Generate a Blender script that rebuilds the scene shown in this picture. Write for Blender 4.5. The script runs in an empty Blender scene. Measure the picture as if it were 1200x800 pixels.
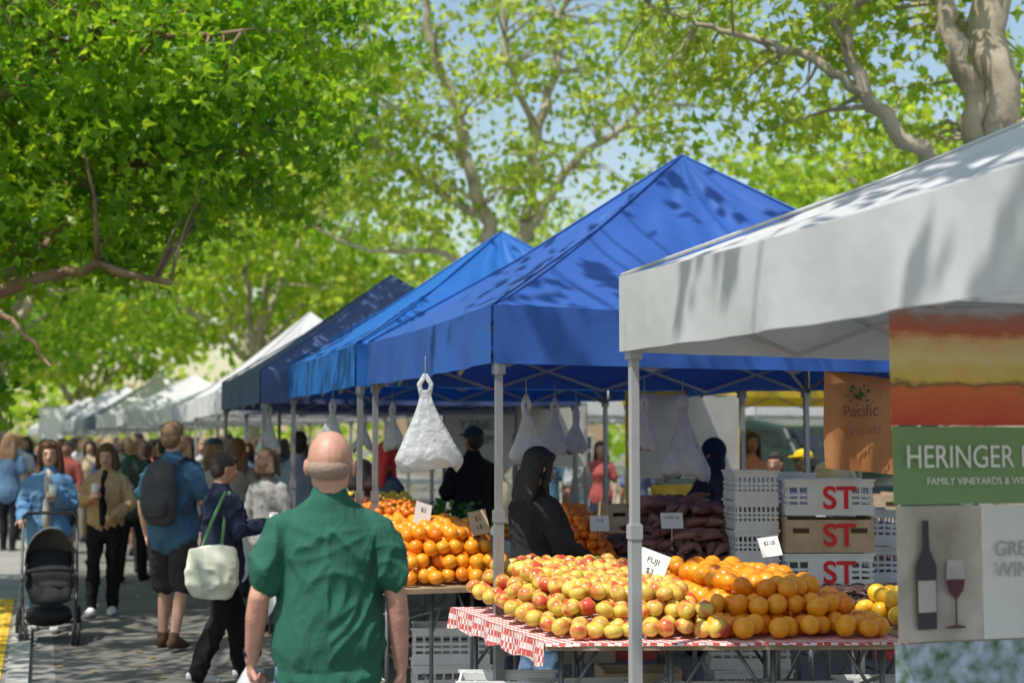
import bpy, math, random, time
import numpy as np
from mathutils import Vector, Matrix, Euler, noise as mnoise
T0=time.time()
random.seed(7); rng=np.random.default_rng(11)
scene=bpy.context.scene
COL=scene.collection

# ------------------------------------------------------------------ materials
def newmat(name):
    m=bpy.data.materials.new(name); m.use_nodes=True
    nt=m.node_tree; b=nt.nodes['Principled BSDF']; return m,nt,b
def c4(c): return (c[0],c[1],c[2],1)
def mat(name,col,rough=0.8,var=0.15,scale=8,bump=0.0,bscale=40,metal=0,col2=None,spec=None,trans=0.0,coord='Object'):
    m,nt,b=newmat(name)
    N=nt.nodes; L=nt.links
    tc=N.new('ShaderNodeTexCoord')
    nz=N.new('ShaderNodeTexNoise'); nz.inputs['Scale'].default_value=scale; nz.inputs['Detail'].default_value=4
    L.new(tc.outputs[coord],nz.inputs['Vector'])
    rp=N.new('ShaderNodeValToRGB')
    c2=col2 if col2 else tuple(min(1,x*(1+var)) for x in col)
    c1=col if col2 else tuple(x*(1-var) for x in col)
    rp.color_ramp.elements[0].position=0.32; rp.color_ramp.elements[1].position=0.68
    rp.color_ramp.elements[0].color=c4(c1); rp.color_ramp.elements[1].color=c4(c2)
    L.new(nz.outputs['Fac'],rp.inputs['Fac']); L.new(rp.outputs['Color'],b.inputs['Base Color'])
    b.inputs['Roughness'].default_value=rough; b.inputs['Metallic'].default_value=metal
    if spec is not None: b.inputs['Specular IOR Level'].default_value=spec
    if bump>0:
        n2=N.new('ShaderNodeTexNoise'); n2.inputs['Scale'].default_value=bscale; n2.inputs['Detail'].default_value=3
        L.new(tc.outputs[coord],n2.inputs['Vector'])
        bp=N.new('ShaderNodeBump'); bp.inputs['Strength'].default_value=bump; bp.inputs['Distance'].default_value=0.02
        L.new(n2.outputs['Fac'],bp.inputs['Height']); L.new(bp.outputs['Normal'],b.inputs['Normal'])
    if trans>0:
        t=N.new('ShaderNodeBsdfTranslucent'); L.new(rp.outputs['Color'],t.inputs['Color'])
        mx=N.new('ShaderNodeMixShader'); mx.inputs[0].default_value=trans
        L.new(b.outputs[0],mx.inputs[1]); L.new(t.outputs[0],mx.inputs[2])
        L.new(mx.outputs[0],N['Material Output'].inputs['Surface'])
    return m
def leafmat(name,dark,light,tdark,tlight,tr=0.5):
    m,nt,b=newmat(name); N=nt.nodes; L=nt.links
    at=N.new('ShaderNodeAttribute'); at.attribute_name='rnd'
    def ramp(a,c):
        r=N.new('ShaderNodeValToRGB'); r.color_ramp.elements[0].color=c4(a); r.color_ramp.elements[1].color=c4(c)
        L.new(at.outputs['Fac'],r.inputs['Fac']); return r
    r1=ramp(dark,light); r2=ramp(tdark,tlight)
    L.new(r1.outputs[0],b.inputs['Base Color']); b.inputs['Roughness'].default_value=0.42; b.inputs['Specular IOR Level'].default_value=0.45
    t=N.new('ShaderNodeBsdfTranslucent'); L.new(r2.outputs[0],t.inputs['Color'])
    mx=N.new('ShaderNodeMixShader'); mx.inputs[0].default_value=tr
    L.new(b.outputs[0],mx.inputs[1]); L.new(t.outputs[0],mx.inputs[2]); L.new(mx.outputs[0],N['Material Output'].inputs['Surface'])
    return m
def fruitmat(name,ramp,rough=0.4,bump=0.1,blush=None):
    m,nt,b=newmat(name); N=nt.nodes; L=nt.links
    at=N.new('ShaderNodeAttribute'); at.attribute_name='rnd'
    r=N.new('ShaderNodeValToRGB')
    els=r.color_ramp.elements
    els[0].color=c4(ramp[0]); els[1].color=c4(ramp[-1])
    for i,c in enumerate(ramp[1:-1]):
        e=els.new((i+1)/(len(ramp)-1)); e.color=c4(c)
    L.new(at.outputs['Fac'],r.inputs['Fac'])
    tc=N.new('ShaderNodeTexCoord')
    out=r.outputs[0]
    if blush:
        nz=N.new('ShaderNodeTexNoise'); nz.inputs['Scale'].default_value=13; nz.inputs['Detail'].default_value=2
        L.new(tc.outputs['Object'],nz.inputs['Vector'])
        rr=N.new('ShaderNodeValToRGB'); rr.color_ramp.elements[0].position=0.44; rr.color_ramp.elements[1].position=0.64
        L.new(nz.outputs['Fac'],rr.inputs['Fac'])
        mx=N.new('ShaderNodeMixRGB'); L.new(rr.outputs[0],mx.inputs[0]); L.new(out,mx.inputs[1]); mx.inputs[2].default_value=c4(blush); out=mx.outputs[0]
    L.new(out,b.inputs['Base Color']); b.inputs['Roughness'].default_value=rough
    n2=N.new('ShaderNodeTexNoise'); n2.inputs['Scale'].default_value=150
    L.new(tc.outputs['Object'],n2.inputs['Vector'])
    bp=N.new('ShaderNodeBump'); bp.inputs['Strength'].default_value=bump; bp.inputs['Distance'].default_value=0.003
    L.new(n2.outputs['Fac'],bp.inputs['Height']); L.new(bp.outputs['Normal'],b.inputs['Normal'])
    return m

# ------------------------------------------------------------------ mesh tools
class MB:
    def __init__(s): s.V=[]; s.F=[]; s.M=[]; s.n=0
    def add(s,v,f,m=0):
        s.V.extend([tuple(x) for x in v]); s.F.extend([tuple(i+s.n for i in q) for q in f]); s.M.extend([m]*len(f)); s.n+=len(v)
    def mesh(s,name,mats,smooth=True):
        me=bpy.data.meshes.new(name); me.from_pydata(s.V,[],s.F)
        for m in mats: me.materials.append(m)
        if s.F:
            me.polygons.foreach_set('material_index',s.M); me.polygons.foreach_set('use_smooth',[smooth]*len(s.F))
        me.update(); return me
    def obj(s,name,mats,smooth=True,parent=None,loc=None,rot=None):
        o=bpy.data.objects.new(name,s.mesh(name,mats,smooth)); COL.objects.link(o)
        if parent: o.parent=parent
        if loc: o.location=loc
        if rot: o.rotation_euler=rot
        return o
def empty(name,loc=(0,0,0),rz=0):
    e=bpy.data.objects.new(name,None); e.empty_display_size=0.2; COL.objects.link(e); e.location=loc; e.rotation_euler=(0,0,rz); return e
def tube(pts,rads,n=10,side=(1,0,0),cap=True):
    pts=[Vector(p) for p in pts]; V=[];F=[]
    side=Vector(side); k=len(pts); rings=[]
    T=[]
    for i in range(k):
        a=pts[max(0,i-1)]; b=pts[min(k-1,i+1)]; t=(b-a)
        t=t.normalized() if t.length>1e-9 else Vector((0,0,1)); T.append(t)
    R=[(r,r) if not isinstance(r,(tuple,list)) else r for r in rads]
    seq=[]
    if cap:
        a,b=R[0]; m=min(a,b); seq+= [(pts[0]-T[0]*m*0.85,(a*.45,b*.45),T[0]),(pts[0]-T[0]*m*0.5,(a*.82,b*.82),T[0])]
    for i in range(k): seq.append((pts[i],R[i],T[i]))
    if cap:
        a,b=R[-1]; m=min(a,b); seq+=[(pts[-1]+T[-1]*m*0.5,(a*.82,b*.82),T[-1]),(pts[-1]+T[-1]*m*0.85,(a*.45,b*.45),T[-1])]
    prev=None
    for p,(a,b),t in seq:
        s=side-t*side.dot(t)
        if s.length<0.15:
            s=prev if prev is not None else Vector((0,1,0)); s=s-t*s.dot(t)
            if s.length<.05: s=Vector((0,0,1))-t*t.z
        s.normalize(); prev=s; u=t.cross(s)
        for j in range(n):
            an=2*math.pi*j/n; V.append(p+s*(a*math.cos(an))+u*(b*math.sin(an)))
    m=len(seq)
    for i in range(m-1):
        for j in range(n):
            F.append((i*n+j,i*n+(j+1)%n,(i+1)*n+(j+1)%n,(i+1)*n+j))
    F.append(tuple(range(n))[::-1]); F.append(tuple((m-1)*n+j for j in range(n)))
    return V,F
def ell(c,r,n=14,m=9,M=None):
    V=[];F=[]; c=Vector(c)
    for i in range(1,m):
        th=math.pi*i/m
        for j in range(n):
            ph=2*math.pi*j/n; v=Vector((r[0]*math.sin(th)*math.cos(ph),r[1]*math.sin(th)*math.sin(ph),r[2]*math.cos(th)))
            if M: v=M@v
            V.append(c+v)
    top=len(V); a=Vector((0,0,r[2])); 
    if M: a=M@a
    V.append(c+a); V.append(c-a)
    for i in range(m-2):
        for j in range(n): F.append((i*n+j,(i+1)*n+j,(i+1)*n+(j+1)%n,i*n+(j+1)%n))
    for j in range(n):
        F.append((top,j,(j+1)%n)); F.append((top+1,(m-2)*n+(j+1)%n,(m-2)*n+j))
    return V,F
def box(c,s,rz=0,M=None):
    x,y,z=s[0]/2,s[1]/2,s[2]/2; R=M if M else Matrix.Rotation(rz,3,'Z'); c=Vector(c)
    V=[c+R@Vector(p) for p in [(-x,-y,-z),(x,-y,-z),(x,y,-z),(-x,y,-z),(-x,-y,z),(x,-y,z),(x,y,z),(-x,y,z)]]
    return V,[(0,3,2,1),(4,5,6,7),(0,1,5,4),(1,2,6,5),(2,3,7,6),(3,0,4,7)]
def bar(a,b,w):
    return tube([a,b],[w/2*1.2,w/2*1.2],n=4,cap=False)
def np_mesh(name,V,loops,counts,mats,rnd=None,smooth=True):
    me=bpy.data.meshes.new(name)
    me.vertices.add(len(V)); me.vertices.foreach_set('co',V.astype(np.float32).ravel())
    me.loops.add(len(loops)); me.loops.foreach_set('vertex_index',loops.astype(np.int32))
    me.polygons.add(len(counts)); st=np.concatenate([[0],np.cumsum(counts)[:-1]]).astype(np.int32)
    me.polygons.foreach_set('loop_start',st); me.polygons.foreach_set('loop_total',counts.astype(np.int32))
    me.polygons.foreach_set('use_smooth',np.full(len(counts),smooth))
    for m in mats: me.materials.append(m)
    if rnd is not None:
        a=me.attributes.new('rnd','FLOAT','POINT'); a.data.foreach_set('value',rnd.astype(np.float32))
    me.update(calc_edges=True); me.validate(); return me

# world frame of the market row: RD runs along the stalls (away), PD across them (to the right)
RD=Vector((-0.313,0.950,0)).normalized(); PD=Vector((RD.y,-RD.x,0))
ROWA=math.atan2(PD.y,PD.x)
EYE=1.65

# ------------------------------------------------------------------ people
TEX=bpy.data.textures.new('folds','CLOUDS'); TEX.noise_scale=0.13; TEX.noise_depth=3
def remeshed(mb,name,mats,vox,smooth=3,fold=0.0,parent=None,drape=0.0):
    o=bpy.data.objects.new(name+'_tmp',mb.mesh(name,[])); COL.objects.link(o)
    r=o.modifiers.new('r','REMESH'); r.mode='VOXEL'; r.voxel_size=vox; r.use_smooth_shade=True
    if smooth:
        s=o.modifiers.new('s','SMOOTH'); s.factor=0.5; s.iterations=smooth
    if fold>0:
        d=o.modifiers.new('d','DISPLACE'); d.texture=TEX; d.strength=fold; d.mid_level=0.4
    dg=bpy.context.evaluated_depsgraph_get(); ev=o.evaluated_get(dg)
    me=bpy.data.meshes.new_from_object(ev); me.name=name
    bpy.data.objects.remove(o)
    me.materials.clear()
    for m in mats: me.materials.append(m)
    if drape>0:  # sharp diagonal drag folds, as in worn cloth
        n=len(me.vertices); co=np.empty(n*3,np.float32); no=np.empty(n*3,np.float32)
        me.vertices.foreach_get('co',co); me.vertices.foreach_get('normal',no); co=co.reshape(-1,3); no=no.reshape(-1,3)
        D=np.empty(n,np.float32); sgn=random.random()*9
        for i in range(n):
            x,y,z=float(co[i,0]),float(co[i,1]),float(co[i,2]); q=abs(x)
            w=mnoise.noise(Vector((x*3.1+sgn,y*3.1,z*3.1)))
            a=1-abs(mnoise.noise(Vector((x*8.5-z*3.6*(1 if x>0 else -1)+w*1.2,y*7.0+sgn,z*3.0+q*5.0+w)))*1.9)
            b=1-abs(mnoise.noise(Vector((x*4.0+sgn,y*4.0,z*9.0+w*2.0)))*1.9)
            D[i]=(max(0,a)**2*.75+max(0,b)**2*.35)*min(1,max(.15,(1.46-z)/.12))
        co+=no*((D-.12)*drape)[:,None]; me.vertices.foreach_set('co',co.ravel()); me.update()
    me.polygons.foreach_set('use_smooth',[True]*len(me.polygons))
    o=bpy.data.objects.new(name,me); COL.objects.link(o)
    if parent: o.parent=parent
    return o
_mc={}
def clothmat(c):
    m=mat('cloth',c,rough=0.92,var=0.12,scale=7)
    nt=m.node_tree; N=nt.nodes; L=nt.links; b=N['Principled BSDF']
    tc=N.new('ShaderNodeTexCoord'); mp=N.new('ShaderNodeMapping'); mp.inputs['Scale'].default_value=(1,1,.38); mp.inputs['Rotation'].default_value=(.25,.35,0); L.new(tc.outputs['Object'],mp.inputs[0])
    n2=N.new('ShaderNodeTexNoise'); n2.inputs['Scale'].default_value=15; n2.inputs['Detail'].default_value=3; n2.inputs['Distortion'].default_value=.8; L.new(mp.outputs[0],n2.inputs[0])
    bp=N.new('ShaderNodeBump'); bp.inputs['Strength'].default_value=.45; bp.inputs['Distance'].default_value=.03; L.new(n2.outputs[0],bp.inputs['Height']); L.new(bp.outputs[0],b.inputs['Normal'])
    b.inputs['Specular IOR Level'].default_value=.15
    return m
def cmat(kind,c,**k):
    key=(kind,tuple(round(x,3) for x in c))
    if key not in _mc:
        if kind=='skin': 
            m=mat('skin',c,rough=0.5,var=0.16,scale=11,bump=0.15,bscale=60)
        elif kind=='hair': m=mat('hair',c,rough=0.55,var=0.35,scale=60,bump=0.6,bscale=90)
        elif kind=='stubble': m=mat('hair',c,rough=0.8,var=0.12,scale=70,bump=0.4,bscale=160)
        else: m=clothmat(c)
        _mc[key]=m
    return _mc[key]
LIPS=mat('lips',(0.35,0.12,0.10),0.5); EYEW=mat('eye_white',(0.7,0.68,0.65),0.3); EYED=mat('eye_dark',(0.02,0.015,0.01),0.2)
WHITE=mat('white_paper',(0.80,0.80,0.78),0.7,var=0.04)
def hand(mb,W,d,n,s=1.0,curl=35,side_sign=1):
    d=Vector(d).normalized(); n=Vector(n); n=(n-d*n.dot(d)).normalized(); sd=d.cross(n)*side_sign
    W=Vector(W)
    mb.add(*tube([W-d*.02,W+d*.03,W+d*.085],[(.024,.02),(.036,.018),(.038,.014)],n=10,side=sd))
    for i,(off,L) in enumerate([(-.030,.068),(-.010,.082),(.011,.078),(.030,.060)]):
        p=W+d*.085+sd*off; pts=[p-d*.015]; a=math.radians(8); dd=d
        for j in range(3):
            a+=math.radians(curl*(0.8 if j==0 else 1)); dd=(d*math.cos(a)+n*math.sin(a)); p=p+dd*(L*[.42,.32,.26][j]); pts.append(p.copy())
        mb.add(*tube(pts,[.0095,.009,.0083,.0072],n=8,side=sd))
    p=W+d*.025-sd*.030; q=p+(d*.6-sd*.7+n*.3).normalized()*.038; r=q+(d*.9-sd*.1+n*.45).normalized()*.03
    mb.add(*tube([p+sd*.01,q,r],[.013,.011,.009],n=8,side=n))
def person(name,xy,face,H,skin,hair,top,bottom,shoe=(0.03,0.03,0.03),build=1.0,sleeve='short',legs='long',hairstyle='short',
           armL=None,armR=None,footL=(-.09,0,0),footR=(.09,0,0),lean=0.0,head_yaw=0,head_pitch=0,hem=0.84,near=2,jacket=None,belly=0.0,vest=None,
           curl=30,z0=0,hat=None,female=False,hs=1.0,neck=0.0):
    S=H/1.75; vox={0:.007,1:.010,2:.016,3:.022}[near]
    E=empty(name,(xy[0],xy[1],z0),math.radians(face)); E.scale=(S,S,S)
    sw=(0.172 if female else 0.19)*build
    aL=armL or ((-sw-.055,-.02,1.13),(-sw-.05,.05,.88)); aR=armR or ((sw+.055,-.02,1.13),(sw+.05,.05,.88))
    def ln(p):
        p=Vector(p); 
        if p.z>0.9: p.y+=lean*(p.z-.9)
        return p
    sk=MB(); tp=MB(); bt=MB(); sh=MB(); hr=MB()
    prof=[(.84,.160,.110,0),(.93,.172,.122,0),(1.04,.158,.112,.0),(1.14,.156,.110,.0),(1.27,.172,.118,.003),(1.35,.178,.112,-.002),(1.41,.160,.092,-.010),(1.45,.120,.076,-.016),(1.48,.082,.066,-.018),(1.495,.066,.060,-.016)]
    if female: prof=[(.84,.165,.112,0),(.93,.172,.120,0),(1.04,.140,.102,0),(1.12,.128,.096,0),(1.26,.150,.122,.018),(1.36,.155,.104,0),(1.42,.130,.084,-.008),(1.455,.090,.066,-.012),(1.48,.058,.056,-.012)]
    def torso(mbx,inf,zmin,flare=0.0,topz=9):
        pts=[];rr=[]
        zs=[q for q in prof if zmin<=q[0]<=topz]
        if zs[0][0]>zmin+.01 or zmin<prof[0][0]:
            q=zs[0]; pts.append(ln((0,0,zmin))); rr.append((q[1]*build+inf+flare,q[2]*build+inf+flare+belly*.5))
        for z,a,b,y in zs:
            bl=belly*math.exp(-((z-1.05)/.16)**2)
            i2=inf if z<1.43 or inf<0 else inf*.5
            pts.append(ln((0,y+bl*.5,z))); rr.append((a*build+i2+bl*.5+flare*max(0,(1.1-z)/.25),b*build+i2+bl+flare*max(0,(1.1-z)/.25)))
        mbx.add(*tube(pts,rr,n=24,cap=True))
    torso(sk,-.018,.84,topz=1.46)
    Sh=[ln((-sw+.018,-.012,1.375)),ln((sw-.018,-.012,1.375))]
    for sgn,arm,S0 in ((-1,aL,Sh[0]),(1,aR,Sh[1])):
        e=ln(arm[0]) if arm[0][2]>.9 else Vector(arm[0]); w=Vector(arm[1]); 
        if w.z>.9: w=ln(w)
        bb=(1+(build-1)*.8); inn=S0+Vector((-sgn*.085,0,.030)); in2=S0+Vector((-sgn*.035,0,.016))
        sk.add(*tube([inn,in2,S0,S0.lerp(e,.5),e,e.lerp(w,.3),w],[.034*bb,.042*bb,.048*bb,.046*bb,.038*bb,.041*bb,.026*bb],n=12,side=(0,1,0)))
        dd=(w-e).normalized(); nn=arm[2] if len(arm)>2 else (-sgn,0.2,0)
        hand(sk,w,dd,nn,curl=arm[3] if len(arm)>3 else curl,side_sign=sgn)
        if sleeve=='short':
            m=S0.lerp(e,.70); tp.add(*tube([inn,in2,S0,S0.lerp(e,.3),m],[(.048*bb,.048*bb),(.055*bb,.054*bb),(.062*bb,.060*bb),(.066*bb,.062*bb),(.072*bb,.064*bb)],n=16,side=(0,1,0)))
        elif sleeve=='long':
            x=.010 if not jacket else .018
            tp.add(*tube([inn,in2,S0,S0.lerp(e,.5),e,e.lerp(w,.5),e.lerp(w,.95)],[(.040+x)*bb,(.046+x)*bb,(.051+x)*bb,(.048+x)*bb,(.044+x)*bb,(.040+x)*bb,(.032+x)*bb],n=16,side=(0,1,0)))
    torso(tp,.012 if not jacket else .026,hem,flare=.006)
    pv=ln((0,-.01,1.47-neck)); Rh=Matrix.Rotation(math.radians(head_yaw),3,'Z')@Matrix.Rotation(math.radians(-head_pitch),3,'X')
    def hp(x,y,z): return pv+Rh@Vector((x*hs,y*hs,(z-1.47)*(1+(hs-1)*.6)))
    def hell(c,r,mbx,**k): mbx.add(*ell(hp(*c),tuple(q*hs for q in r),M=Rh,**k))
    sk.add(*tube([ln((0,-.02,1.40)),hp(0,-.015,1.49),hp(0,-.005,1.58)],[(.050*bb*hs,.05*bb*hs),.054*bb*hs,.053*bb*hs],n=14))
    hell((0,-.012,1.655),(.077,.096,.094),sk,n=20,m=14); hell((0,.022,1.61),(.062,.072,.082),sk,n=18,m=12); hell((0,.042,1.557),(.042,.046,.036),sk)
    hell((-.045,.01,1.58),(.022,.04,.04),sk); hell((.045,.01,1.58),(.022,.04,.04),sk)
    sk.add(*tube([hp(0,.088,1.64),hp(0,.100,1.615),hp(0,.110,1.598)],[.009,.012,.015],n=8))
    hell((0,.082,1.655),(.05,.012,.01),sk)
    for s_ in (-1,1):
        hell((s_*.080,-.005,1.618),(.009,.020,.032),sk); hell((s_*.086,-.014,1.622),(.006,.012,.026),sk)
    for sgn,ft in ((-1,footL),(1,footR)):
        hip=Vector((sgn*.088*build,0,.90)); an=Vector((ft[0]*1.0,ft[1],.085+ft[2])); 
        kn=hip.lerp(an,.5)+Vector((0,.035+abs(ft[1])*.10+ft[2]*.6,0)); 
        sk.add(*tube([hip,hip.lerp(kn,.5),kn,kn.lerp(an,.35),an],[.068*build,.062*build,.048,.052,.034],n=12))
        if legs=='long': bt.add(*tube([hip+Vector((0,0,.02)),hip.lerp(kn,.5),kn,kn.lerp(an,.5),an+Vector((0,0,-.035))],[.097*build,.086*build,.068*build,.066*build,(.058,.064)],n=14))
        elif legs=='slim': bt.add(*tube([hip+Vector((0,0,.02)),hip.lerp(kn,.5),kn,kn.lerp(an,.4),an+Vector((0,0,0))],[.088*build,.076*build,.060,.064,.044],n=14))
        elif legs=='shorts': bt.add(*tube([hip+Vector((0,0,.02)),hip.lerp(kn,.5),kn+Vector((0,0,.0))],[.098*build,.096*build,(.088,.09)],n=14))
        b0=Vector((an.x,an.y,.0)); zt=ft[2]
        sh.add(*tube([b0+Vector((0,-.045,.045+zt*1.2)),b0+Vector((0,.02,.052+zt)),b0+Vector((sgn*.008,.10,.040+zt*.5)),b0+Vector((sgn*.012,.165,.032+zt*.2))],[(.038,.043),(.042,.050),(.048,.040),(.040,.028)],n=12))
        sk.add(*tube([an,b0+Vector((0,.05,.045+zt)),b0+Vector((0,.12,.03+zt*.4))],[.030,.030,.022],n=10))
        sh.add(*tube([an+Vector((0,0,-.02)),an+Vector((0,0,.015))],[.042,.044],n=10))
    bt.add(*tube([(0,0,.83),(0,0,.92),(0,0,1.0)],[(.155*build,.105*build),(.172*build,.125*build),(.150*build,.108*build+belly*.4)],n=20))
    if hairstyle=='short':
        hell((0,-.026,1.675),(.084,.098,.090),hr,n=18,m=12); hell((0,-.05,1.63),(.081,.066,.085),hr); hell((0,.035,1.712),(.06,.055,.035),hr)
    elif hairstyle in('long','bob'):
        hell((0,-.026,1.675),(.092,.100,.093),hr,n=18,m=12); hell((0,-.055,1.62),(.094,.070,.11),hr); hell((0,.03,1.715),(.066,.06,.036),hr)
        zz=1.36 if hairstyle=='long' else 1.50
        for sx in (-.075,-.04,0,.04,.075):
            hr.add(*tube([hp(sx,-.05,1.66),hp(sx*1.15,-.075,1.55),ln((sx*1.3,-.09,(zz+1.55)/2)),ln((sx*1.2,-.09,zz))],[.035,.036,.034,.018],n=8))
        for s_ in (-1,1): hr.add(*tube([hp(s_*.07,.02,1.70),hp(s_*.088,.015,1.62),hp(s_*.09,.01,1.53),ln((s_*.095,.035,max(zz,1.40)))],[.024,.024,.025,.015],n=8))
    elif hairstyle=='fringe':
        hell((0,-.020,1.618),(.0795,.0915,.052),hr,n=26,m=16)
    elif hairstyle=='scarf':
        hell((0,-.022,1.665),(.094,.108,.106),hr,n=18,m=12); hell((0,-.03,1.58),(.092,.085,.10),hr); hr.add(*tube([hp(0,-.03,1.56),ln((0,-.02,1.45)),ln((0,-.01,1.38))],[.088,(.10,.09),(.14,.11)],n=16))
    skm=cmat('skin',skin)
    remeshed(sk,'body',[skm],vox if near>0 else .0055,smooth=3 if near<2 else 2,parent=E)
    fold={0:.010,1:.012,2:.014,3:.015}[near]; dr={0:.022,1:.024,2:.02,3:0}[near]
    remeshed(tp,'shirt' if not jacket else 'jacket',[cmat('cloth',top)],min(.018,max(vox,.008)),smooth=6 if near<2 else 3,fold=fold,parent=E,drape=dr)
    remeshed(bt,'trousers' if legs!='shorts' else 'shorts',[cmat('cloth',bottom)],min(.018,max(vox,.009)),smooth=4 if near<2 else 2,fold=fold*.9,parent=E,drape=dr*.8)
    remeshed(sh,'shoes',[cmat('cloth',shoe)],max(vox*.8,.008),smooth=1,parent=E)
    if hr.V:
        if hairstyle=='fringe': hr.obj('hair',[cmat('stubble',hair)],parent=E)
        else: remeshed(hr,'hair' if hairstyle!='scarf' else 'headscarf',[cmat('hair' if hairstyle!='scarf' else 'cloth',hair)],max(vox*.8,.006),smooth=2,fold=.012,parent=E)
    if near<3:
        f=MB()
        for s_ in (-1,1):
            f.add(*ell(hp(s_*.030,.083,1.632),(.013,.009,.008)),0); f.add(*ell(hp(s_*.030,.090,1.632),(.006,.004,.006)),1)
            f.add(*ell(hp(s_*.031,.090,1.652),(.019,.006,.004)),3)
        f.add(*ell(hp(0,.090,1.572),(.024,.010,.008)),2)
        f.obj('face_features',[EYEW,EYED,LIPS,cmat('hair',(max(hair[0]*.6,.01),max(hair[1]*.6,.008),max(hair[2]*.6,.006)))],parent=E)
    if hat:
        h=MB(); kind,hc=hat
        h.add(*ell(hp(0,-.015,1.70),(.092,.108,.075),n=20,m=12))
        if kind=='cap': h.add(*tube([hp(0,.06,1.70),hp(0,.12,1.695),hp(0,.165,1.685)],[(.075,.012),(.070,.009),(.045,.006)],n=14))
        h.obj('hat',[cmat('cloth',hc)],parent=E)
    if vest:
        v=MB(); v.add(*tube([ln((0,.05,.95)),ln((0,.06,1.05)),ln((0,.06,1.15)),ln((0,.068,1.28)),ln((0,.045,1.38)),ln((0,.01,1.45))],[(.050,.125),(.052,.120),(.055,.118),(.062,.118),(.055,.105),(.045,.075)],n=18)); remeshed(v,'inner_shirt',[cmat('cloth',vest)],.012,smooth=2,parent=E)
    return E
def cup(E,p,s=1,c=None):
    m=MB(); p=Vector(p); m.add(*tube([p-Vector((0,0,.05)),p+Vector((0,0,.05))],[.028*s,.038*s],n=14,cap=False)); m.add(*tube([p+Vector((0,0,.051)),p+Vector((0,0,.058))],[.040*s,.036*s],n=14,cap=False),1)
    m.obj('paper_cup',[WHITE,c or WHITE],parent=E)
def backpack(E,c,c2=(.03,.03,.035)):
    m=MB(); m.add(*tube([(0,-.21,1.02),(0,-.235,1.12),(0,-.235,1.28),(0,-.20,1.42)],[(.13,.07),(.15,.09),(.145,.085),(.10,.05)],n=18))
    m.add(*tube([(0,-.305,1.05),(0,-.315,1.12),(0,-.305,1.2)],[(.10,.03),(.11,.035),(.10,.02)],n=14))
    for s in(-1,1): m.add(*tube([(s*.10,-.16,1.42),(s*.125,-.06,1.475),(s*.13,.06,1.45),(s*.135,.16,1.34),(s*.17,.10,1.18),(s*.16,-.13,1.06)],[(.010,.03)]*6,n=8,side=(0,1,.3)))
    remeshed(m,'backpack',[cmat('cloth',c)],.010,smooth=2,fold=.008,parent=E)
def tote(E,x,y,c,strap):
    m=MB()
    m.add(*tube([(x,y-.01,.70),(x,y,.78),(x,y,.94),(x,y,1.04)],[(.17,.035),(.21,.07),(.20,.06),(.18,.02)],n=20,side=(0,1,0)))
    remeshed(m,'tote_bag',[mat('tote_cloth',c,.9,var=.3,scale=9,col2=(.50,.58,.42))],.011,smooth=2,fold=.012,parent=E,drape=.015)
    s=MB()
    for yy in(-.09,.07): s.add(*tube([(x,y+yy,1.03),(x*.95,(y+yy)*.6-.01,1.25),(x*.72,-.02+yy*.2,1.46)],[(.014,.005)]*3,n=6,side=(0,1,0)))
    s.obj('tote_strap',[cmat('cloth',strap)],parent=E)
def at(u,Y): return (u*Y,Y)

SK_L=(.55,.31,.22); SK_M=(.40,.22,.14); SK_D=(.22,.11,.07); SK_P=(.56,.285,.21)
# bald man in the green shirt
P=person('man',at(-.1275,5.35),8,1.70,SK_P,(.36,.25,.20),(.030,.118,.082),(.16,.24,.38),build=1.07,belly=.035,sleeve='short',hairstyle='fringe',
   armL=((-.262,-.05,1.12),(-.29,.06,.87),(1,.2,0),55),armR=((.258,-.03,1.11),(.28,.03,.84),(-1,.3,0),25),near=0,hem=.80,shoe=(.2,.2,.2),head_yaw=-6,hs=1.09,neck=.02)
m=MB(); m.add(*tube([(-.305,.09,.83),(-.305,.10,.79),(-.305,.11,.72),(-.305,.10,.66)],[.015,.04,.065,.05],n=14)); remeshed(m,'carried_plastic_bag',[mat('bag_film',(.75,.75,.77),.35,trans=.3)],.008,fold=.03,parent=P)
m=MB(); m.add(*tube([(-.289,.058,.895),(-.287,.053,.912)],[.036,.036],n=14,cap=False)); m.obj('wrist_watch',[cmat('cloth',(.02,.02,.02))],parent=P)
# man with backpack
P=person('man',at(-.237,11.6),-14,1.82,SK_L,(.20,.12,.06),(.06,.14,.23),(.045,.04,.04),build=1.05,sleeve='short',legs='shorts',hairstyle='short',near=1,
   footL=(-.12,.10,0),footR=(.10,-.14,.02),armR=((.25,0,1.14),(.22,.20,1.02),(-1,0,.3),50),shoe=(.10,.06,.04),hem=.86)
backpack(P,(.07,.07,.078))
# youth with tote, drinking
P=person('woman',at(-.203,10.0),-58,1.58,SK_M,(.035,.025,.02),(.022,.030,.055),(.014,.014,.016),build=1.1,sleeve='long',jacket=True,hairstyle='short',near=1,female=True,
   footL=(-.09,.22,0),footR=(.10,-.22,.03),armR=((.24,.06,1.16),(.14,.30,1.20),(-1,0,.2),55),armL=((-.23,.03,1.15),(-.10,.26,1.16),(1,0,.2),55),shoe=(.5,.5,.5),head_pitch=12,hem=.80)
tote(P,.25,-.16,(.78,.77,.68),(.14,.30,.14)); cup(P,(.08,.40,1.23),1,None)
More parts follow.
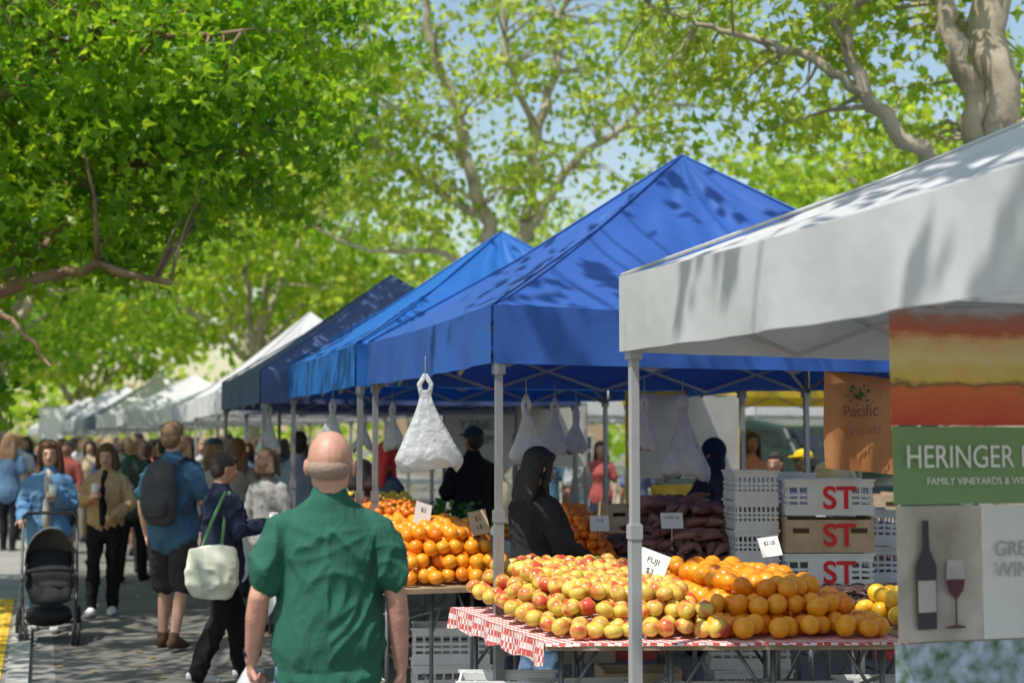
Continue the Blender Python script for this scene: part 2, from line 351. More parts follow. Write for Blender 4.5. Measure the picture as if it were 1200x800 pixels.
# woman with tan jacket
P=person('woman',at(-.284,13.9),184,1.64,SK_L,(.10,.05,.025),(.46,.31,.18),(.014,.014,.016),build=1.05,sleeve='long',jacket=True,vest=(.014,.014,.016),legs='slim',hairstyle='bob',near=1,female=True,
   footL=(-.08,-.05,0),footR=(.09,.14,0),armR=((.25,.02,1.15),(.10,.25,1.22),(-1,0,.2),55),armL=((-.26,.02,1.15),(-.16,.22,1.04),(1,0,.2),40),shoe=(.75,.75,.75),head_pitch=8,hem=.95)
cup(P,(.05,.30,1.30))
# woman with stroller
P=person('woman',at(-.324,12.75),192,1.67,SK_L,(.14,.055,.028),(.12,.24,.42),(.06,.12,.22),sleeve='long',jacket=True,vest=(.45,.4,.38),legs='slim',hairstyle='long',near=1,female=True,
   footL=(-.09,.10,0),footR=(.10,-.10,0),armR=((.22,0,1.15),(.19,.30,1.04),(0,0,-1),60),armL=((-.21,.03,1.15),(-.10,.27,1.24),(1,0,.2),55),shoe=(.5,.5,.5),hem=.88,head_pitch=4)
cup(P,(-.07,.34,1.30))
# vendor behind the table
P=person('woman',at(.0168,8.35),-62,1.62,SK_M,(.014,.012,.012),(.028,.028,.031),(.12,.20,.32),build=1.15,sleeve='long',jacket=True,hairstyle='long',near=1,female=True,
   armR=((.26,.06,1.14),(.20,.30,1.02),(-1,0,-.2),40),armL=((-.25,.06,1.14),(-.14,.30,1.0),(1,0,-.2),40),head_pitch=14,hem=.78)
# shoppers and vendors further in
person('woman',at(-.087,11.9),-60,1.66,SK_L,(.60,.02,.03),(.07,.10,.14),(.03,.03,.04),sleeve='short',hairstyle='long',near=2,female=True,head_pitch=10)
person('woman',at(-.104,10.9),-10,1.52,SK_M,(.03,.02,.02),(.12,.05,.05),(.03,.03,.04),sleeve='long',hairstyle='bob',near=2,female=True)
person('man',at(-.028,14.0),35,1.80,SK_M,(.02,.02,.02),(.018,.018,.022),(.03,.03,.04),sleeve='long',jacket=True,near=2,hat=('cap',(.03,.05,.08)),build=1.05,armL=((-.26,.05,1.15),(-.1,.28,1.1)))
person('man',at(.045,16.5),60,1.72,SK_M,(.03,.03,.03),(.35,.38,.42),(.05,.05,.06),sleeve='short',near=2,hat=('cap',(.6,.6,.56)))
person('woman',at(.139,11.3),60,1.68,SK_D,(.012,.025,.06),(.02,.025,.04),(.03,.03,.04),sleeve='long',jacket=True,hairstyle='scarf',near=1,female=True,vest=(.40,.17,.03),armL=((-.25,.1,1.15),(-.15,.32,1.05)))
person('woman',at(.168,16),190,1.78,SK_D,(.02,.02,.02),(.35,.18,.15),(.03,.03,.04),sleeve='short',hairstyle='long',near=2,female=True)
person('man',at(.184,13.6),150,1.56,SK_M,(.03,.03,.03),(.55,.60,.62),(.03,.03,.04),sleeve='short',near=2)
person('man',at(.203,13.4),120,1.58,SK_D,(.03,.03,.03),(.12,.10,.05),(.03,.03,.04),sleeve='short',near=2,hat=('cap',(.75,.52,.02)))
person('man',at(-.150,14.2),20,1.76,SK_M,(.02,.02,.02),(.30,.36,.45),(.03,.04,.08),sleeve='long',near=2,build=1.1)
person('woman',at(-.193,15.5),10,1.70,SK_L,(.20,.10,.05),(.40,.36,.34),(.05,.05,.06),sleeve='long',hairstyle='long',near=2,female=True)
person('woman',at(-.170,12.6),-25,1.60,SK_L,(.13,.07,.04),(.38,.36,.35),(.30,.28,.27),sleeve='long',hairstyle='bob',near=2,female=True,legs='slim')
person('man',at(.024,19),10,1.75,SK_L,(.1,.06,.03),(.1,.2,.3),(.03,.04,.08),near=3)
person('woman',at(.062,21),170,1.68,SK_L,(.05,.03,.03),(.4,.1,.1),(.03,.04,.08),near=3,hairstyle='long',female=True)
person('man',at(.226,17.5),170,1.72,SK_L,(.05,.03,.03),(.5,.5,.48),(.03,.04,.08),near=3); person('woman',at(.088,18),20,1.66,SK_M,(.05,.03,.03),(.12,.16,.3),(.03,.04,.08),near=3,hairstyle='long',female=True)
# the crowd down the street
tops=[(.02,.02,.022),(.04,.06,.12),(.45,.43,.40),(.7,.7,.7),(.25,.07,.06),(.10,.18,.30),(.28,.30,.33),(.5,.38,.26),(.05,.08,.07),(.45,.14,.12),(.02,.02,.022),(.6,.56,.5)]
bots=[(.02,.02,.025),(.05,.09,.18),(.03,.03,.03),(.3,.26,.2),(.10,.14,.2)]
hairs=[(.02,.015,.012),(.10,.055,.03),(.25,.15,.08),(.015,.012,.01),(.40,.28,.15)]
crowd=[(-.354,29,5,1.82),(-.341,27,175,1.78),(-.336,38,170,1.7),(-.322,25,185,1.72),(-.312,21.5,160,1.68),(-.300,31,10,1.75),(-.306,36,175,1.8),(-.296,24,200,1.7),
 (-.272,21,-10,1.72),(-.262,24,5,1.8),(-.256,18.5,10,1.66),(-.247,27,170,1.74),(-.243,16.6,-8,1.72),(-.228,19,0,1.75),(-.217,22,185,1.7),(-.208,17,-5,1.70),(-.199,24,160,1.8),
 (-.186,19,190,1.68),(-.178,23,10,1.74),(-.270,33,180,1.74),(-.283,40,0,1.75),(-.326,44,180,1.75),(-.312,48,0,1.8),(-.296,46,180,1.7),(-.345,50,0,1.75),(-.160,26,0,1.74),(-.333,33,180,1.66),(-.360,34,180,1.7),(-.350,41,0,1.8),(-.278,28,175,1.76),(-.235,31,0,1.8),(-.132,22,30,1.7),
 (-.266,17.2,-12,1.74),(-.252,21,175,1.7),(-.238,23,0,1.8),(-.290,34,180,1.8),(-.316,29,175,1.75),(-.330,41,0,1.7),(-.304,42,0,1.8),(-.276,37,180,1.7),(-.262,30,0,1.8),(-.222,27,180,1.76),(-.346,24,8,1.8),(-.358,26,0,1.76),(-.212,20,15,1.72),(-.149,18,20,1.72),(-.338,56,0,1.8),(-.320,60,0,1.8),(-.328,52,180,1.7),
 (-.284,20,170,1.7),(-.297,27,0,1.78),(-.308,33,180,1.76),(-.328,29,10,1.74),(-.352,21.5,5,1.80),(-.337,30,180,1.72),(-.248,24,190,1.74),(-.231,26,0,1.7),(-.205,29,180,1.78),(-.190,27,0,1.74),(-.271,26,185,1.66),(-.318,38,0,1.78),(-.347,36,180,1.76),(-.289,31,175,1.7),(-.241,35,0,1.78),(-.258,38,180,1.74),(-.215,34,0,1.8)]
for i,(u,Y,f,H) in enumerate(crowd):
    fem=i%2==1; st=random.uniform(-.2,.2)
    person('woman' if fem else 'man',at(u,Y),f+random.uniform(-15,15),H,random.choice([SK_L,SK_M,SK_M,SK_D,SK_L]),random.choice(hairs),tops[i%len(tops)],random.choice(bots),
      build=random.uniform(.95,1.1),sleeve=random.choice(['short','long']),legs=random.choice(['long','slim','shorts']),hairstyle='long' if fem else 'short',near=3,female=fem,
      footL=(-.09,st,0),footR=(.09,-st,.0),hat=('cap',random.choice(tops)) if i%6==3 else None,
      armR=((.25,.02,1.15),(.16,.25,1.12)) if i%3==0 else None)
print('people',time.time()-T0)

# ------------------------------------------------------------------ stroller
def stroller(xy,face):
    E=empty('baby_stroller',(xy[0],xy[1],0),math.radians(face)); E.scale=(.92,.92,1)
    fr=MB(); 
    for s in(-1,1):
        x=s*.24
        fr.add(*tube([(x,-.42,1.02),(x,-.30,.86),(x,0.0,.50),(x*.9,.32,.14)],[.012]*4,n=8))
        fr.add(*tube([(x,-.28,.12),(x,-.12,.45),(x,0.02,.52)],[.012]*3,n=8))
        fr.add(*tube([(x,-.26,.16),(x*.9,.30,.16)],[.010]*2,n=8))
    fr.add(*tube([(-.24,-.42,1.02),(-.2,-.46,1.05),(.2,-.46,1.05),(.24,-.42,1.02)],[.016]*4,n=8,side=(0,0,1)))
    fr.add(*tube([(-.24,-.28,.12),(.24,-.28,.12)],[.011]*2,n=8,side=(0,0,1)))
    fr.obj('frame',[mat('stroller_metal',(.06,.06,.065),.4,metal=.6)],parent=E)
    w=MB()
    def wheel(c,r,wd):
        n=20;V=[];F=[]
        for i in range(n):
            a=2*math.pi*i/n
            for (rr,xx) in ((r,-wd*.35),(r,wd*.35),(r*.93,wd/2),(r*.72,wd/2),(r*.72,-wd/2),(r*.93,-wd/2)):
                V.append((c[0]+xx,c[1]+rr*math.cos(a),c[2]+rr*math.sin(a)))
        for i in range(n):
            for j in range(6): F.append((i*6+j,((i+1)%n)*6+j,((i+1)%n)*6+(j+1)%6,i*6+(j+1)%6))
        w.add(V,F,0)
        for k in range(5):
            a=2*math.pi*k/5; w.add(*bar((c[0],c[1],c[2]),(c[0],c[1]+r*.75*math.cos(a),c[2]+r*.75*math.sin(a)),.015),1)
        w.add(*tube([(c[0]-wd*.5,c[1],c[2]),(c[0]+wd*.5,c[1],c[2])],[.022,.022],n=10,side=(0,0,1)),1)
    for s in(-1,1):
        wheel((s*.27,-.28,.13),.13,.035); wheel((s*.20,.32,.09),.09,.03); wheel((s*.245,.32,.09),.09,.03)
    w.obj('wheels',[mat('tyre',(.025,.025,.025),.8),mat('hub',(.2,.2,.21),.4)],parent=E)
    st=MB()
    st.add(*tube([(0,-.22,.72),(0,-.10,.48),(0,.02,.42),(0,.24,.44),(0,.30,.36)],[(.19,.03),(.20,.04),(.20,.05),(.19,.04),(.17,.03)],n=16))
    st.add(*tube([(0,-.24,.24),(0,0,.20),(0,.22,.24)],[(.19,.05),(.21,.08),(.18,.05)],n=14))
    for s in(-1,1): st.add(*tube([(s*.2,-.14,.6),(s*.21,0,.54),(s*.2,.2,.50)],[(.015,.05)]*3,n=10,side=(1,0,0)))
    st.add(*tube([(-.2,.2,.60),(0,.30,.62),(.2,.2,.60)],[.016]*3,n=8,side=(0,0,1)))
    st.obj('seat',[cmat('cloth',(.03,.03,.034))],parent=E)
    V=[];F=[];A=12;B=10
    for i in range(A+1):
        a=math.radians(-20+ i*125/A)
        for j in range(B+1):
            b=math.pi*j/B; rr=.27
            V.append((-.225*math.cos(b),-.12-rr*math.cos(a)*math.sin(b)*1.0,.62+ (rr*math.sin(a))*math.sin(b)*1.15+.02))
    for i in range(A):
        for j in range(B): F.append((i*(B+1)+j,i*(B+1)+j+1,(i+1)*(B+1)+j+1,(i+1)*(B+1)+j))
    cm=MB(); cm.add(V,F); o=cm.obj('canopy',[cmat('cloth',(.11,.113,.12))],parent=E)
    s=o.modifiers.new('s','SOLIDIFY'); s.thickness=.008
stroller(at(-.322,12.05),199)

# ------------------------------------------------------------------ tents
STEEL=mat('tent_steel',(.32,.33,.35),.45,var=.08,metal=.5)
STEELW=mat('tent_steel_pale',(.42,.43,.44),.5,var=.06,metal=.2)
def tentmat(name,c,tr=.25,var=.10):
    m=mat(name,c,.55,var=var,scale=1.6,bump=.7,bscale=3.2,trans=tr); return m
BLUE=tentmat('blue_canopy',(.030,.110,.42),.18); BLUED=tentmat('navy_canopy',(.085,.13,.31),.18); BLUEB=tentmat('bright_blue_canopy',(.018,.15,.52),.2)
WH=tentmat('white_canopy',(.78,.78,.79),.28,.03); WH_SHADED=tentmat('shaded_white_canopy',(.60,.605,.62),.22,.06); YEL=tentmat('yellow_canopy',(.80,.58,.05),.45); SLATE=tentmat('slate_canopy',(.22,.26,.36),.25)  # second white is darkened: tree shade on the front tent put into its colour
def tent(C,L=3.0,W=3.2,ze=2.38,zp=3.5,m=BLUE,val=.31,sag=.06,steel=STEEL,seed=0,detail=True):
    rnd=random.Random(seed)
    C=Vector((C[0],C[1],0)); E=empty('market_tent',C); 
    def P(a,b,z): return RD*(a*L)+PD*(b*W)+Vector((0,0,z))
    mb=MB(); N=34 if detail else 10; Mv=20 if detail else 6
    corners=[(0,0),(1,0),(1,1),(0,1)]
    for k in range(4):
        a=corners[k]; b=corners[(k+1)%4]; V=[];F=[]
        ph=rnd.uniform(0,6)
        for j in range(Mv+1):
            v=j/Mv
            for i in range(N+1):
                u=i/N; ex=a[0]+(b[0]-a[0])*u; ey=a[1]+(b[1]-a[1])*u
                x=ex+(.5-ex)*v; y=ey+(.5-ey)*v
                z=ze+(zp-ze)*(v**1.12)
                inn=math.sin(math.pi*u)*math.sin(math.pi*min(1,v*1.02))
                z-=sag*inn*1.3+.016*inn*math.sin(u*19+ph+v*5)+.012*inn*math.sin(u*41-v*16+ph)+.020*(1-v)**2*math.sin(math.pi*u)*math.sin(u*26+ph*3)*(v>0)
                z+=.022*inn*mnoise.noise(Vector((u*5+ph,v*4,seed)))
                if j==0: z-=0.02*math.sin(math.pi*u)
                V.append(P(x,y,z))
        for j in range(Mv):
            for i in range(N): F.append((j*(N+1)+i,j*(N+1)+i+1,(j+1)*(N+1)+i+1,(j+1)*(N+1)+i))
        mb.add(V,F)
        V=[];F=[];NV=48 if detail else 12
        od=Vector(((a[0]+b[0])/2-.5,(a[1]+b[1])/2-.5,0)); od=(RD*od.x+PD*od.y).normalized()
        for j in range(6):
            w=j/5
            for i in range(NV+1):
                u=i/NV; x=a[0]+(b[0]-a[0])*u; y=a[1]+(b[1]-a[1])*u
                off=.012+ w*(.016*math.sin(u*23+ph+w)+.012*math.sin(u*51+ph*2-w*2)+.01)*max(0,math.sin(math.pi*u))**.3
                z=ze-.02*math.sin(math.pi*u)*(1-w)-val*w - .012*math.sin(math.pi*u)*w
                V.append(P(x,y,z)+od*off)
        for j in range(5):
            for i in range(NV): F.append((j*(NV+1)+i,j*(NV+1)+i+1,(j+1)*(NV+1)+i+1,(j+1)*(NV+1)+i))
        mb.add(V,F)
        mb.add(*tube([P(a[0],a[1],ze+.005),P(.5*a[0]+.25,.5*a[1]+.25,ze+(zp-ze)*(.5**1.12)+.004),P(.5,.5,zp)],[.009]*3,n=6,cap=False))
    mb.obj('canopy',[m],parent=E)
    fr=MB()
    for (a,b) in corners:
        x=.012 if a==0 else .988; y=.012 if b==0 else .988
        fr.add(*box(P(x,y,ze/2-.02),(.036,.036,ze-.06),ROWA)); fr.add(*box(P(x,y,.68),(.046,.046,1.25),ROWA)); fr.add(*box(P(x,y,.01),(.12,.12,.015),ROWA)); fr.add(*box(P(x,y,ze-.33),(.058,.058,.07),ROWA)); fr.add(*box(P(x,y,1.27),(.054,.054,.06),ROWA))
        fr.add(*bar(P(x,y,ze-.32),P(.5,.5,zp-.55),.022)); fr.add(*bar(P(.5*x+.25,.5*y+.25,ze+.26),P(.5,.5,zp-.35),.022))
    for k in range(4):
        a=corners[k]; b=corners[(k+1)%4]
        q=lambda u,z:P(.012+.976*(a[0]+(b[0]-a[0])*u),.012+.976*(a[1]+(b[1]-a[1])*u),z)
        for (u0,u1) in((0,.25),(.25,.5),(.5,.75),(.75,1)):
            fr.add(*bar(q(u0,ze-.05),q(u1,ze-.33),.024)); fr.add(*bar(q(u0,ze-.33),q(u1,ze-.05),.024))
    fr.add(*box(P(.5,.5,zp-.3),(.035,.035,.55),ROWA))
    fr.obj('frame',[steel],smooth=False,parent=E)
    return E
def off(c,a,b): 
    v=Vector((c[0],c[1],0))+RD*a+PD*b; return (v.x,v.y)
tent(off((.48,6.2),-3.05,0),3.05,3.3,2.38,3.10,WH_SHADED,steel=STEELW,seed=1,val=.33)
tent((-.10,7.45),3.0,3.6,2.38,3.58,BLUE,seed=2)
tent(off((-.10,7.45),3.15,-.06),3.0,3.2,2.38,3.50,BLUEB,seed=3)
tent(off((-.10,7.45),6.3,-.30),3.0,3.2,2.34,3.46,BLUED,seed=4)
tent(off((-.10,7.45),9.5,.35),2.9,3.1,2.36,3.3,SLATE,seed=5)
tent(off((-.10,7.45),12.6,.0),3.0,3.1,2.36,3.62,WH,seed=6,steel=STEELW)
tent(off((-.10,7.45),15.8,.1),3.0,3.1,2.34,3.3,WH,seed=7,detail=False,steel=STEELW)
tent(off((-.10,7.45),19.5,.0),3.0,3.1,2.34,3.1,WH,seed=17,detail=False,steel=STEELW)
k=24
for i,(m_,zz) in enumerate([(WH,3.2),(WH,3.5),(SLATE,3.3),(WH,3.4),(WH,3.6),(BLUED,3.4),(WH,3.5),(WH,3.5),(WH,3.4),(WH,3.5)]):
    tent(off((-.10,7.45),k,-.6-.25*i),3.0,3.1,2.36,zz,m_,seed=20+i,detail=False,steel=STEELW); k+=3.4 if i%3 else 6
# second row behind
tent((2.25,14.0),3.0,3.2,2.42,3.3,YEL,seed=40,detail=False)
for i,(x,y,m_) in enumerate([(.6,20.5,WH),(3.6,21,WH),(-1.2,26,WH),(6.2,17.5,WH),(2.2,27,WH)]): tent((x,y),3.0,3.2,2.38,3.2,m_,seed=50+i,detail=False,steel=STEELW)
print('tents',time.time()-T0)

# ------------------------------------------------------------------ tables, produce
WOOD=mat('table_wood',(.34,.25,.16),.6,var=.2,scale=6); TLEG=mat('table_leg_metal',(.18,.19,.20),.4,metal=.5)
def gingham():
    m,nt,b=newmat('gingham_cloth'); N=nt.nodes;L=nt.links
    tc=N.new('ShaderNodeTexCoord'); mp=N.new('ShaderNodeMapping'); mp.inputs['Rotation'].default_value=(0,0,ROWA); L.new(tc.outputs['Object'],mp.inputs[0])
    ck=N.new('ShaderNodeTexChecker'); ck.inputs['Scale'].default_value=34; ck.inputs[1].default_value=(.62,.10,.09,1); ck.inputs[2].default_value=(.80,.70,.68,1)
    L.new(mp.outputs[0],ck.inputs[0]); L.new(ck.outputs[0],b.inputs['Base Color']); b.inputs['Roughness'].default_value=.85; return m
GING=gingham()
def table(name,q,z=.75,cloth=None,drop=.09,top=WOOD):
    E=empty(name,(q[0][0],q[0][1],0)); o=Vector((q[0][0],q[0][1],0)); Q=[Vector((a,b,0))-o for a,b in q]
    m=MB(); V=[p+Vector((0,0,z-.03)) for p in Q]+[p+Vector((0,0,z)) for p in Q]
    m.add(V,[(0,3,2,1),(4,5,6,7),(0,1,5,4),(1,2,6,5),(2,3,7,6),(3,0,4,7)]); m.obj('table_top',[top],smooth=False,parent=E)
    l=MB()
    def lerp(u,v): return Q[0].lerp(Q[1],u).lerp(Q[3].lerp(Q[2],u),v)
    for u in(.06,.36,.64,.94):
        for v in(.06,.94):
            p=lerp(u,v); q2=lerp(u+(.10 if u<.5 else -.10),v); zz=Vector((0,0,1))
            l.add(*tube([p+zz*(z-.03),p],[.013,.013],n=8,cap=False)); l.add(*tube([p+zz*(z-.30),q2+zz*(z-.04)],[.009,.009],n=6,cap=False))
        l.add(*tube([lerp(u,.06)+zz*.18,lerp(u,.94)+zz*.18],[.010,.010],n=6,cap=False,side=(0,0,1)))
        l.add(*tube([lerp(u,.06)+zz*.6,lerp(u,.94)+zz*.18],[.009,.009],n=6,cap=False,side=(0,0,1)))
    l.obj('legs',[TLEG],parent=E)
    if cloth:
        c=MB(); P4=[Q[0],Q[1],Q[2],Q[3]]
        c.add([p+Vector((0,0,z+.004)) for p in P4],[(0,1,2,3)])
        cen=(Q[0]+Q[2])/2
        for a,b in((0,3),(0,1)) if cloth=='side' else ((0,1),(3,0),(1,2)):
            n=30; V=[];F=[]; d=(Q[b]-Q[a]); nrm=Vector((d.y,-d.x,0)).normalized()
            if nrm.dot((Q[a]+Q[b])/2-cen)<0: nrm=-nrm
            dr=drop if not(cloth=='side' and (a,b)==(0,1)) else .012
            for i in range(n+1):
                p=Q[a]+d*(i/n)+nrm*.006
                for j in range(3): V.append(p+nrm*(.012*math.sin(i*1.3)*j/2+.004*j)+Vector((0,0,z+.004-dr*j/2*(1+.12*math.sin(i*.9)))))
            for i in range(n):
                for j in range(2): F.append((i*3+j,(i+1)*3+j,(i+1)*3+j+1,i*3+j+1))
            c.add(V,F)
        c.obj('table_cloth',[GING if cloth=='side' else WHITE],parent=E)
    return E
def unit_fruit(kind):
    n,m=(18,12)
    V=[];
    for i in range(m+1):
        th=math.pi*i/m
        for j in range(n):
            ph=2*math.pi*j/n
            if kind=='apple': z=math.cos(th)*.88-(.16*math.exp(-(th/.35)**2))+ (.12*math.exp(-((math.pi-th)/.35)**2)); rr=math.sin(th)*1.04
            else: z=math.cos(th)*.93; rr=math.sin(th)
            V.append((rr*math.cos(ph),rr*math.sin(ph),z))
    F=[]
    for i in range(m):
        for j in range(n): F.append((i*n+j,(i+1)*n+j,(i+1)*n+(j+1)%n,i*n+(j+1)%n))
    return np.array(V),np.array(F)
def scatter(name,kind,centers,radii,mats,parent=None,shape=None,tilt=3.14):
    U,F=shape if shape else unit_fruit(kind)
    Vs=[];Fs=[];R=[]
    for i,(c,r) in enumerate(zip(centers,radii)):
        M=np.array(Euler((random.uniform(-tilt,tilt)*.3,random.uniform(-tilt,tilt)*.3,random.uniform(0,6.28))).to_matrix())
        sc=np.array([random.uniform(.90,1.06)]*2+[random.uniform(.88,1.04)])
        Vs.append((U*sc)@M.T*r+np.array(c)); Fs.append(F+i*len(U)); R.append(np.full(len(U),random.random()))
    V=np.concatenate(Vs); Fa=np.concatenate(Fs)
    me=np_mesh(name,V,Fa.ravel(),np.full(len(Fa),Fa.shape[1]),mats,np.concatenate(R)); o=bpy.data.objects.new(name,me); COL.objects.link(o)
    if parent: o.parent=parent
    return o
def pile(q,z,d,layers,jit=.12,side_inset=.6,front_inset=.6,back_inset=0.0,tilt=0.0,rnd_corner=1.6,angle=None):
    """heap fruit of diameter d in layers on plan quad q (nl,nr,fr,fl); every layer has its own lattice turn"""
    Q=[Vector((a,b,0)) for a,b in q]; w=(Q[1]-Q[0]).length; h=(Q[3]-Q[0]).length; C=[]
    for k in range(layers):
        i0=k*side_inset*d; j0=k*front_inset*d; jb=k*back_inset*d
        x0,x1,y0,y1=i0+d*.45,w-i0-d*.45,j0+d*.45,h-jb-d*.45
        if x1<=x0 or y1<=y0: break
        an=random.uniform(-.5,.5) if angle is None else angle; ca,sa=math.cos(an),math.sin(an); ox,oy=random.random()*d,random.random()*d
        R_=int((w+h)/d)+2; rc=rnd_corner*d*(.6+k*.5); rc=min(rc,(x1-x0)/2)
        for a_ in range(-R_,R_):
            for b_ in range(-R_,R_):
                lx=(a_+(.5 if b_%2 else 0))*d*1.0; ly=b_*d*.87
                x=w/2+lx*ca-ly*sa+ox; y=h/2+lx*sa+ly*ca+oy
                x+=random.uniform(-jit,jit)*d; y+=random.uniform(-jit,jit)*d
                if not(x0<=x<=x1 and y0<=y<=y1): continue
                cx=min(x-x0,x1-x); cy=y-y0
                if cx<rc and cy<rc and (rc-cx)**2+(rc-cy)**2>rc*rc: continue
                edge=min(x-x0,x1-x,y-y0)
                if k==layers-1 or edge<d*2.4:
                    u=x/w; v=y/h; p=Q[0].lerp(Q[1],u).lerp(Q[3].lerp(Q[2],u),v)
                    C.append((p.x,p.y,z+d*.5+k*d*.78+tilt*v+random.uniform(-.06,.12)*d))
    return C
ORM=fruitmat('orange_peel',[(.74,.18,.006),(.80,.27,.009),(.88,.37,.016),(.82,.31,.012)],.30,.3)
MNM=fruitmat('mandarin_peel',[(.74,.15,.005),(.84,.24,.009)],.3,.2)
APM=fruitmat('apple_skin',[(.68,.54,.08),(.76,.55,.12),(.62,.50,.08),(.74,.36,.10)],.24,.03,blush=(.58,.075,.04))
YLM=fruitmat('yellow_skin',[(.80,.46,.02),(.88,.60,.05)],.3,.1)
T1q=[(.15,6.42),(1.80,6.46),(1.45,7.85),(-.33,7.82)]
tb=table('produce_table',T1q,.76,cloth='side',drop=.10)
def sub(q,u0,u1,v0,v1):
    Q=[Vector((a,b,0)) for a,b in q]
    f=lambda u,v:tuple(Q[0].lerp(Q[1],u).lerp(Q[3].lerp(Q[2],u),v).xy)
    return [f(u0,v0),f(u1,v0),f(u1,v1),f(u0,v1)]
c=pile(sub(T1q,.01,.60,.02,1),.765,.083,3,jit=.14,tilt=.08,front_inset=1.3,side_inset=.8)
scatter('apple_pile','apple',c,[.0425]*len(c),[APM])
c=pile(sub(T1q,.46,.99,.02,.70),.765,.098,3,jit=.14,tilt=.03,front_inset=1.0,side_inset=.8)
c+=pile(sub(T1q,.55,.94,.45,1),.775,.098,3,jit=.14,tilt=.02,front_inset=.5,side_inset=.6)
scatter('orange_pile','orange',c,[.050]*len(c),[ORM])
a=Vector((-.78,8.75)); r2=RD.xy; p2=PD.xy
T2q=[tuple(a),tuple(a+p2*.95),tuple(a+p2*.95+r2*2.6),tuple(a+r2*2.6)]
table('produce_table',T2q,.76)
c=pile(sub(T2q,.0,1,.02,.45),.765,.098,4,jit=.18,tilt=.08,front_inset=.65,side_inset=.45,rnd_corner=1.4); scatter('orange_pile','orange',c,[.05]*len(c),[ORM])
c=pile(sub(T2q,.02,.98,.46,.72),.86,.07,5,jit=.1,tilt=.10); scatter('mandarin_pile','orange',c,[.035]*len(c),[MNM])
c=pile(sub(T2q,.02,.98,.73,.99),.92,.08,4,jit=.1,tilt=.10); scatter('lemon_pile','orange',c,[.04]*len(c),[YLM])
a=Vector((.30,8.75)); T3q=[tuple(a),tuple(a+Vector((2.3,.05))),tuple(a+Vector((2.15,1.05))),tuple(a+Vector((-.15,1.0)))]
table('produce_table',T3q,.76)
c=pile(sub(T3q,.0,.20,.02,.95),.80,.066,6,jit=.1,tilt=.14,side_inset=.4); scatter('mandarin_pile','orange',c,[.033]*len(c),[MNM])
def spud():
    V,F=tube([(-1,0,.0),(-.5,0,.08),(0,0,.12),(.5,0,.06),(1,0,-.08)],[.12,.27,.32,.26,.10],n=8,side=(0,1,0)); 
    V=np.array([tuple(v) for v in V]); return V,np.array([f for f in F if len(f)==4])
SPM=fruitmat('sweet_potato_skin',[(.18,.07,.055),(.34,.16,.12),(.24,.10,.08)],.6,.5)
c=pile(sub(T3q,.19,.60,.0,.95),.80,.085,6,jit=.3,tilt=.10,side_inset=.55,front_inset=.7); scatter('sweet_potato_pile','',c,[.10]*len(c),[SPM],shape=spud(),tilt=1.2)
T4q=[(1.62,8.02),(2.6,8.1),(2.5,8.6),(1.5,8.5)]
table('produce_table',T4q,.72)
c=pile(sub(T4q,.02,.98,.02,.95),.725,.06,2,jit=.25); scatter('date_pile','',c,[.055]*len(c),[fruitmat('date_skin',[(.05,.02,.018),(.10,.045,.035)],.5,.5)],shape=spud(),tilt=1.5)
T5q=[(1.86,6.75),(2.9,7.0),(2.7,7.7),(1.70,7.5)]; table('produce_table',T5q,.74)
c=pile(sub(T5q,.03,.95,.05,.95),.745,.10,2); scatter('mango_pile','orange',c,[.05]*len(c),[YLM])
T6q=[(1.9,11.6),(3.6,11.9),(3.5,12.5),(1.8,12.2)]; table('produce_table',T6q,.76)
c=pile(sub(T6q,.03,.5,.05,.95),.765,.08,4); scatter('mandarin_pile','orange',c,[.04]*len(c),[MNM])
def leafmesh(name,p,size,mats,upbias=.8,rnd_c=None,lobes=True):
    k=len(p)
    nr=rng.normal(size=(k,3)); nr[:,2]+=upbias*1.5; nr/=np.linalg.norm(nr,axis=1)[:,None]
    t=rng.normal(size=(k,3)); t-=nr*(t*nr).sum(1)[:,None]; t/=np.linalg.norm(t,axis=1)[:,None]
    s=np.cross(nr,t); sz=size*rng.uniform(.6,1.25,(k,1))
    if lobes: sh=[(0,0,0),(.25,-.55,-.06),(.42,-.22,0.0),(1,0,-.08),(.42,.22,0.0),(.25,.55,-.06)]
    else: sh=[(0,0,0),(.45,-.36,-.05),(1,0,-.08),(.45,.36,-.05)]
    V=np.stack([p+t*sz*a+s*sz*b+nr*sz*c_ for a,b,c_ in sh],1).reshape(-1,3); m=len(sh)
    tri=np.array([(0,i,i+1) for i in range(1,m-1)])
    F=(np.arange(k)[:,None,None]*m+tri[None]).reshape(-1,3)
    r=rng.random(k) if rnd_c is None else np.clip(rnd_c+rng.normal(size=k)*.18,0,1)
    me=np_mesh(name,V,F.ravel(),np.full(len(F),3),mats,np.repeat(r,m),smooth=False); return me
GRN=leafmat('herb_leaf',(.02,.08,.015),(.06,.20,.03),(.03,.12,.02),(.1,.3,.04),.3)
def greens(xy,z,w,d,n=500,name='leafy_greens',size=.07,mt=GRN):
    p=np.stack([rng.uniform(-w/2,w/2,n),rng.uniform(-d/2,d/2,n),rng.uniform(0,.16,n)],1)+np.array([xy[0],xy[1],z])
    o=bpy.data.objects.new(name,leafmesh(name,p,size,[mt],lobes=False)); COL.objects.link(o)
for (x,y,w,d) in [(-1.75,13.2,.8,1.6),(-2.7,16.5,.9,2.2),(.9,13.2,2.2,.8)]:
    q=[(x-w/2,y-d/2),(x+w/2,y-d/2),(x+w/2,y+d/2),(x-w/2,y+d/2)]
    table('produce_table',q,.78,cloth='all',drop=.55); greens((x,y+d*.25),.80,w,d*.45)
    c=pile(sub(q,.03,.97,.02,.5),.785,.075,4); scatter('tomato_pile' if x<-2 else 'orange_pile','orange',c,[.037]*len(c),[MNM if x>-2 else fruitmat('tomato_skin',[(.5,.02,.01),(.6,.05,.01)],.25,.02)])
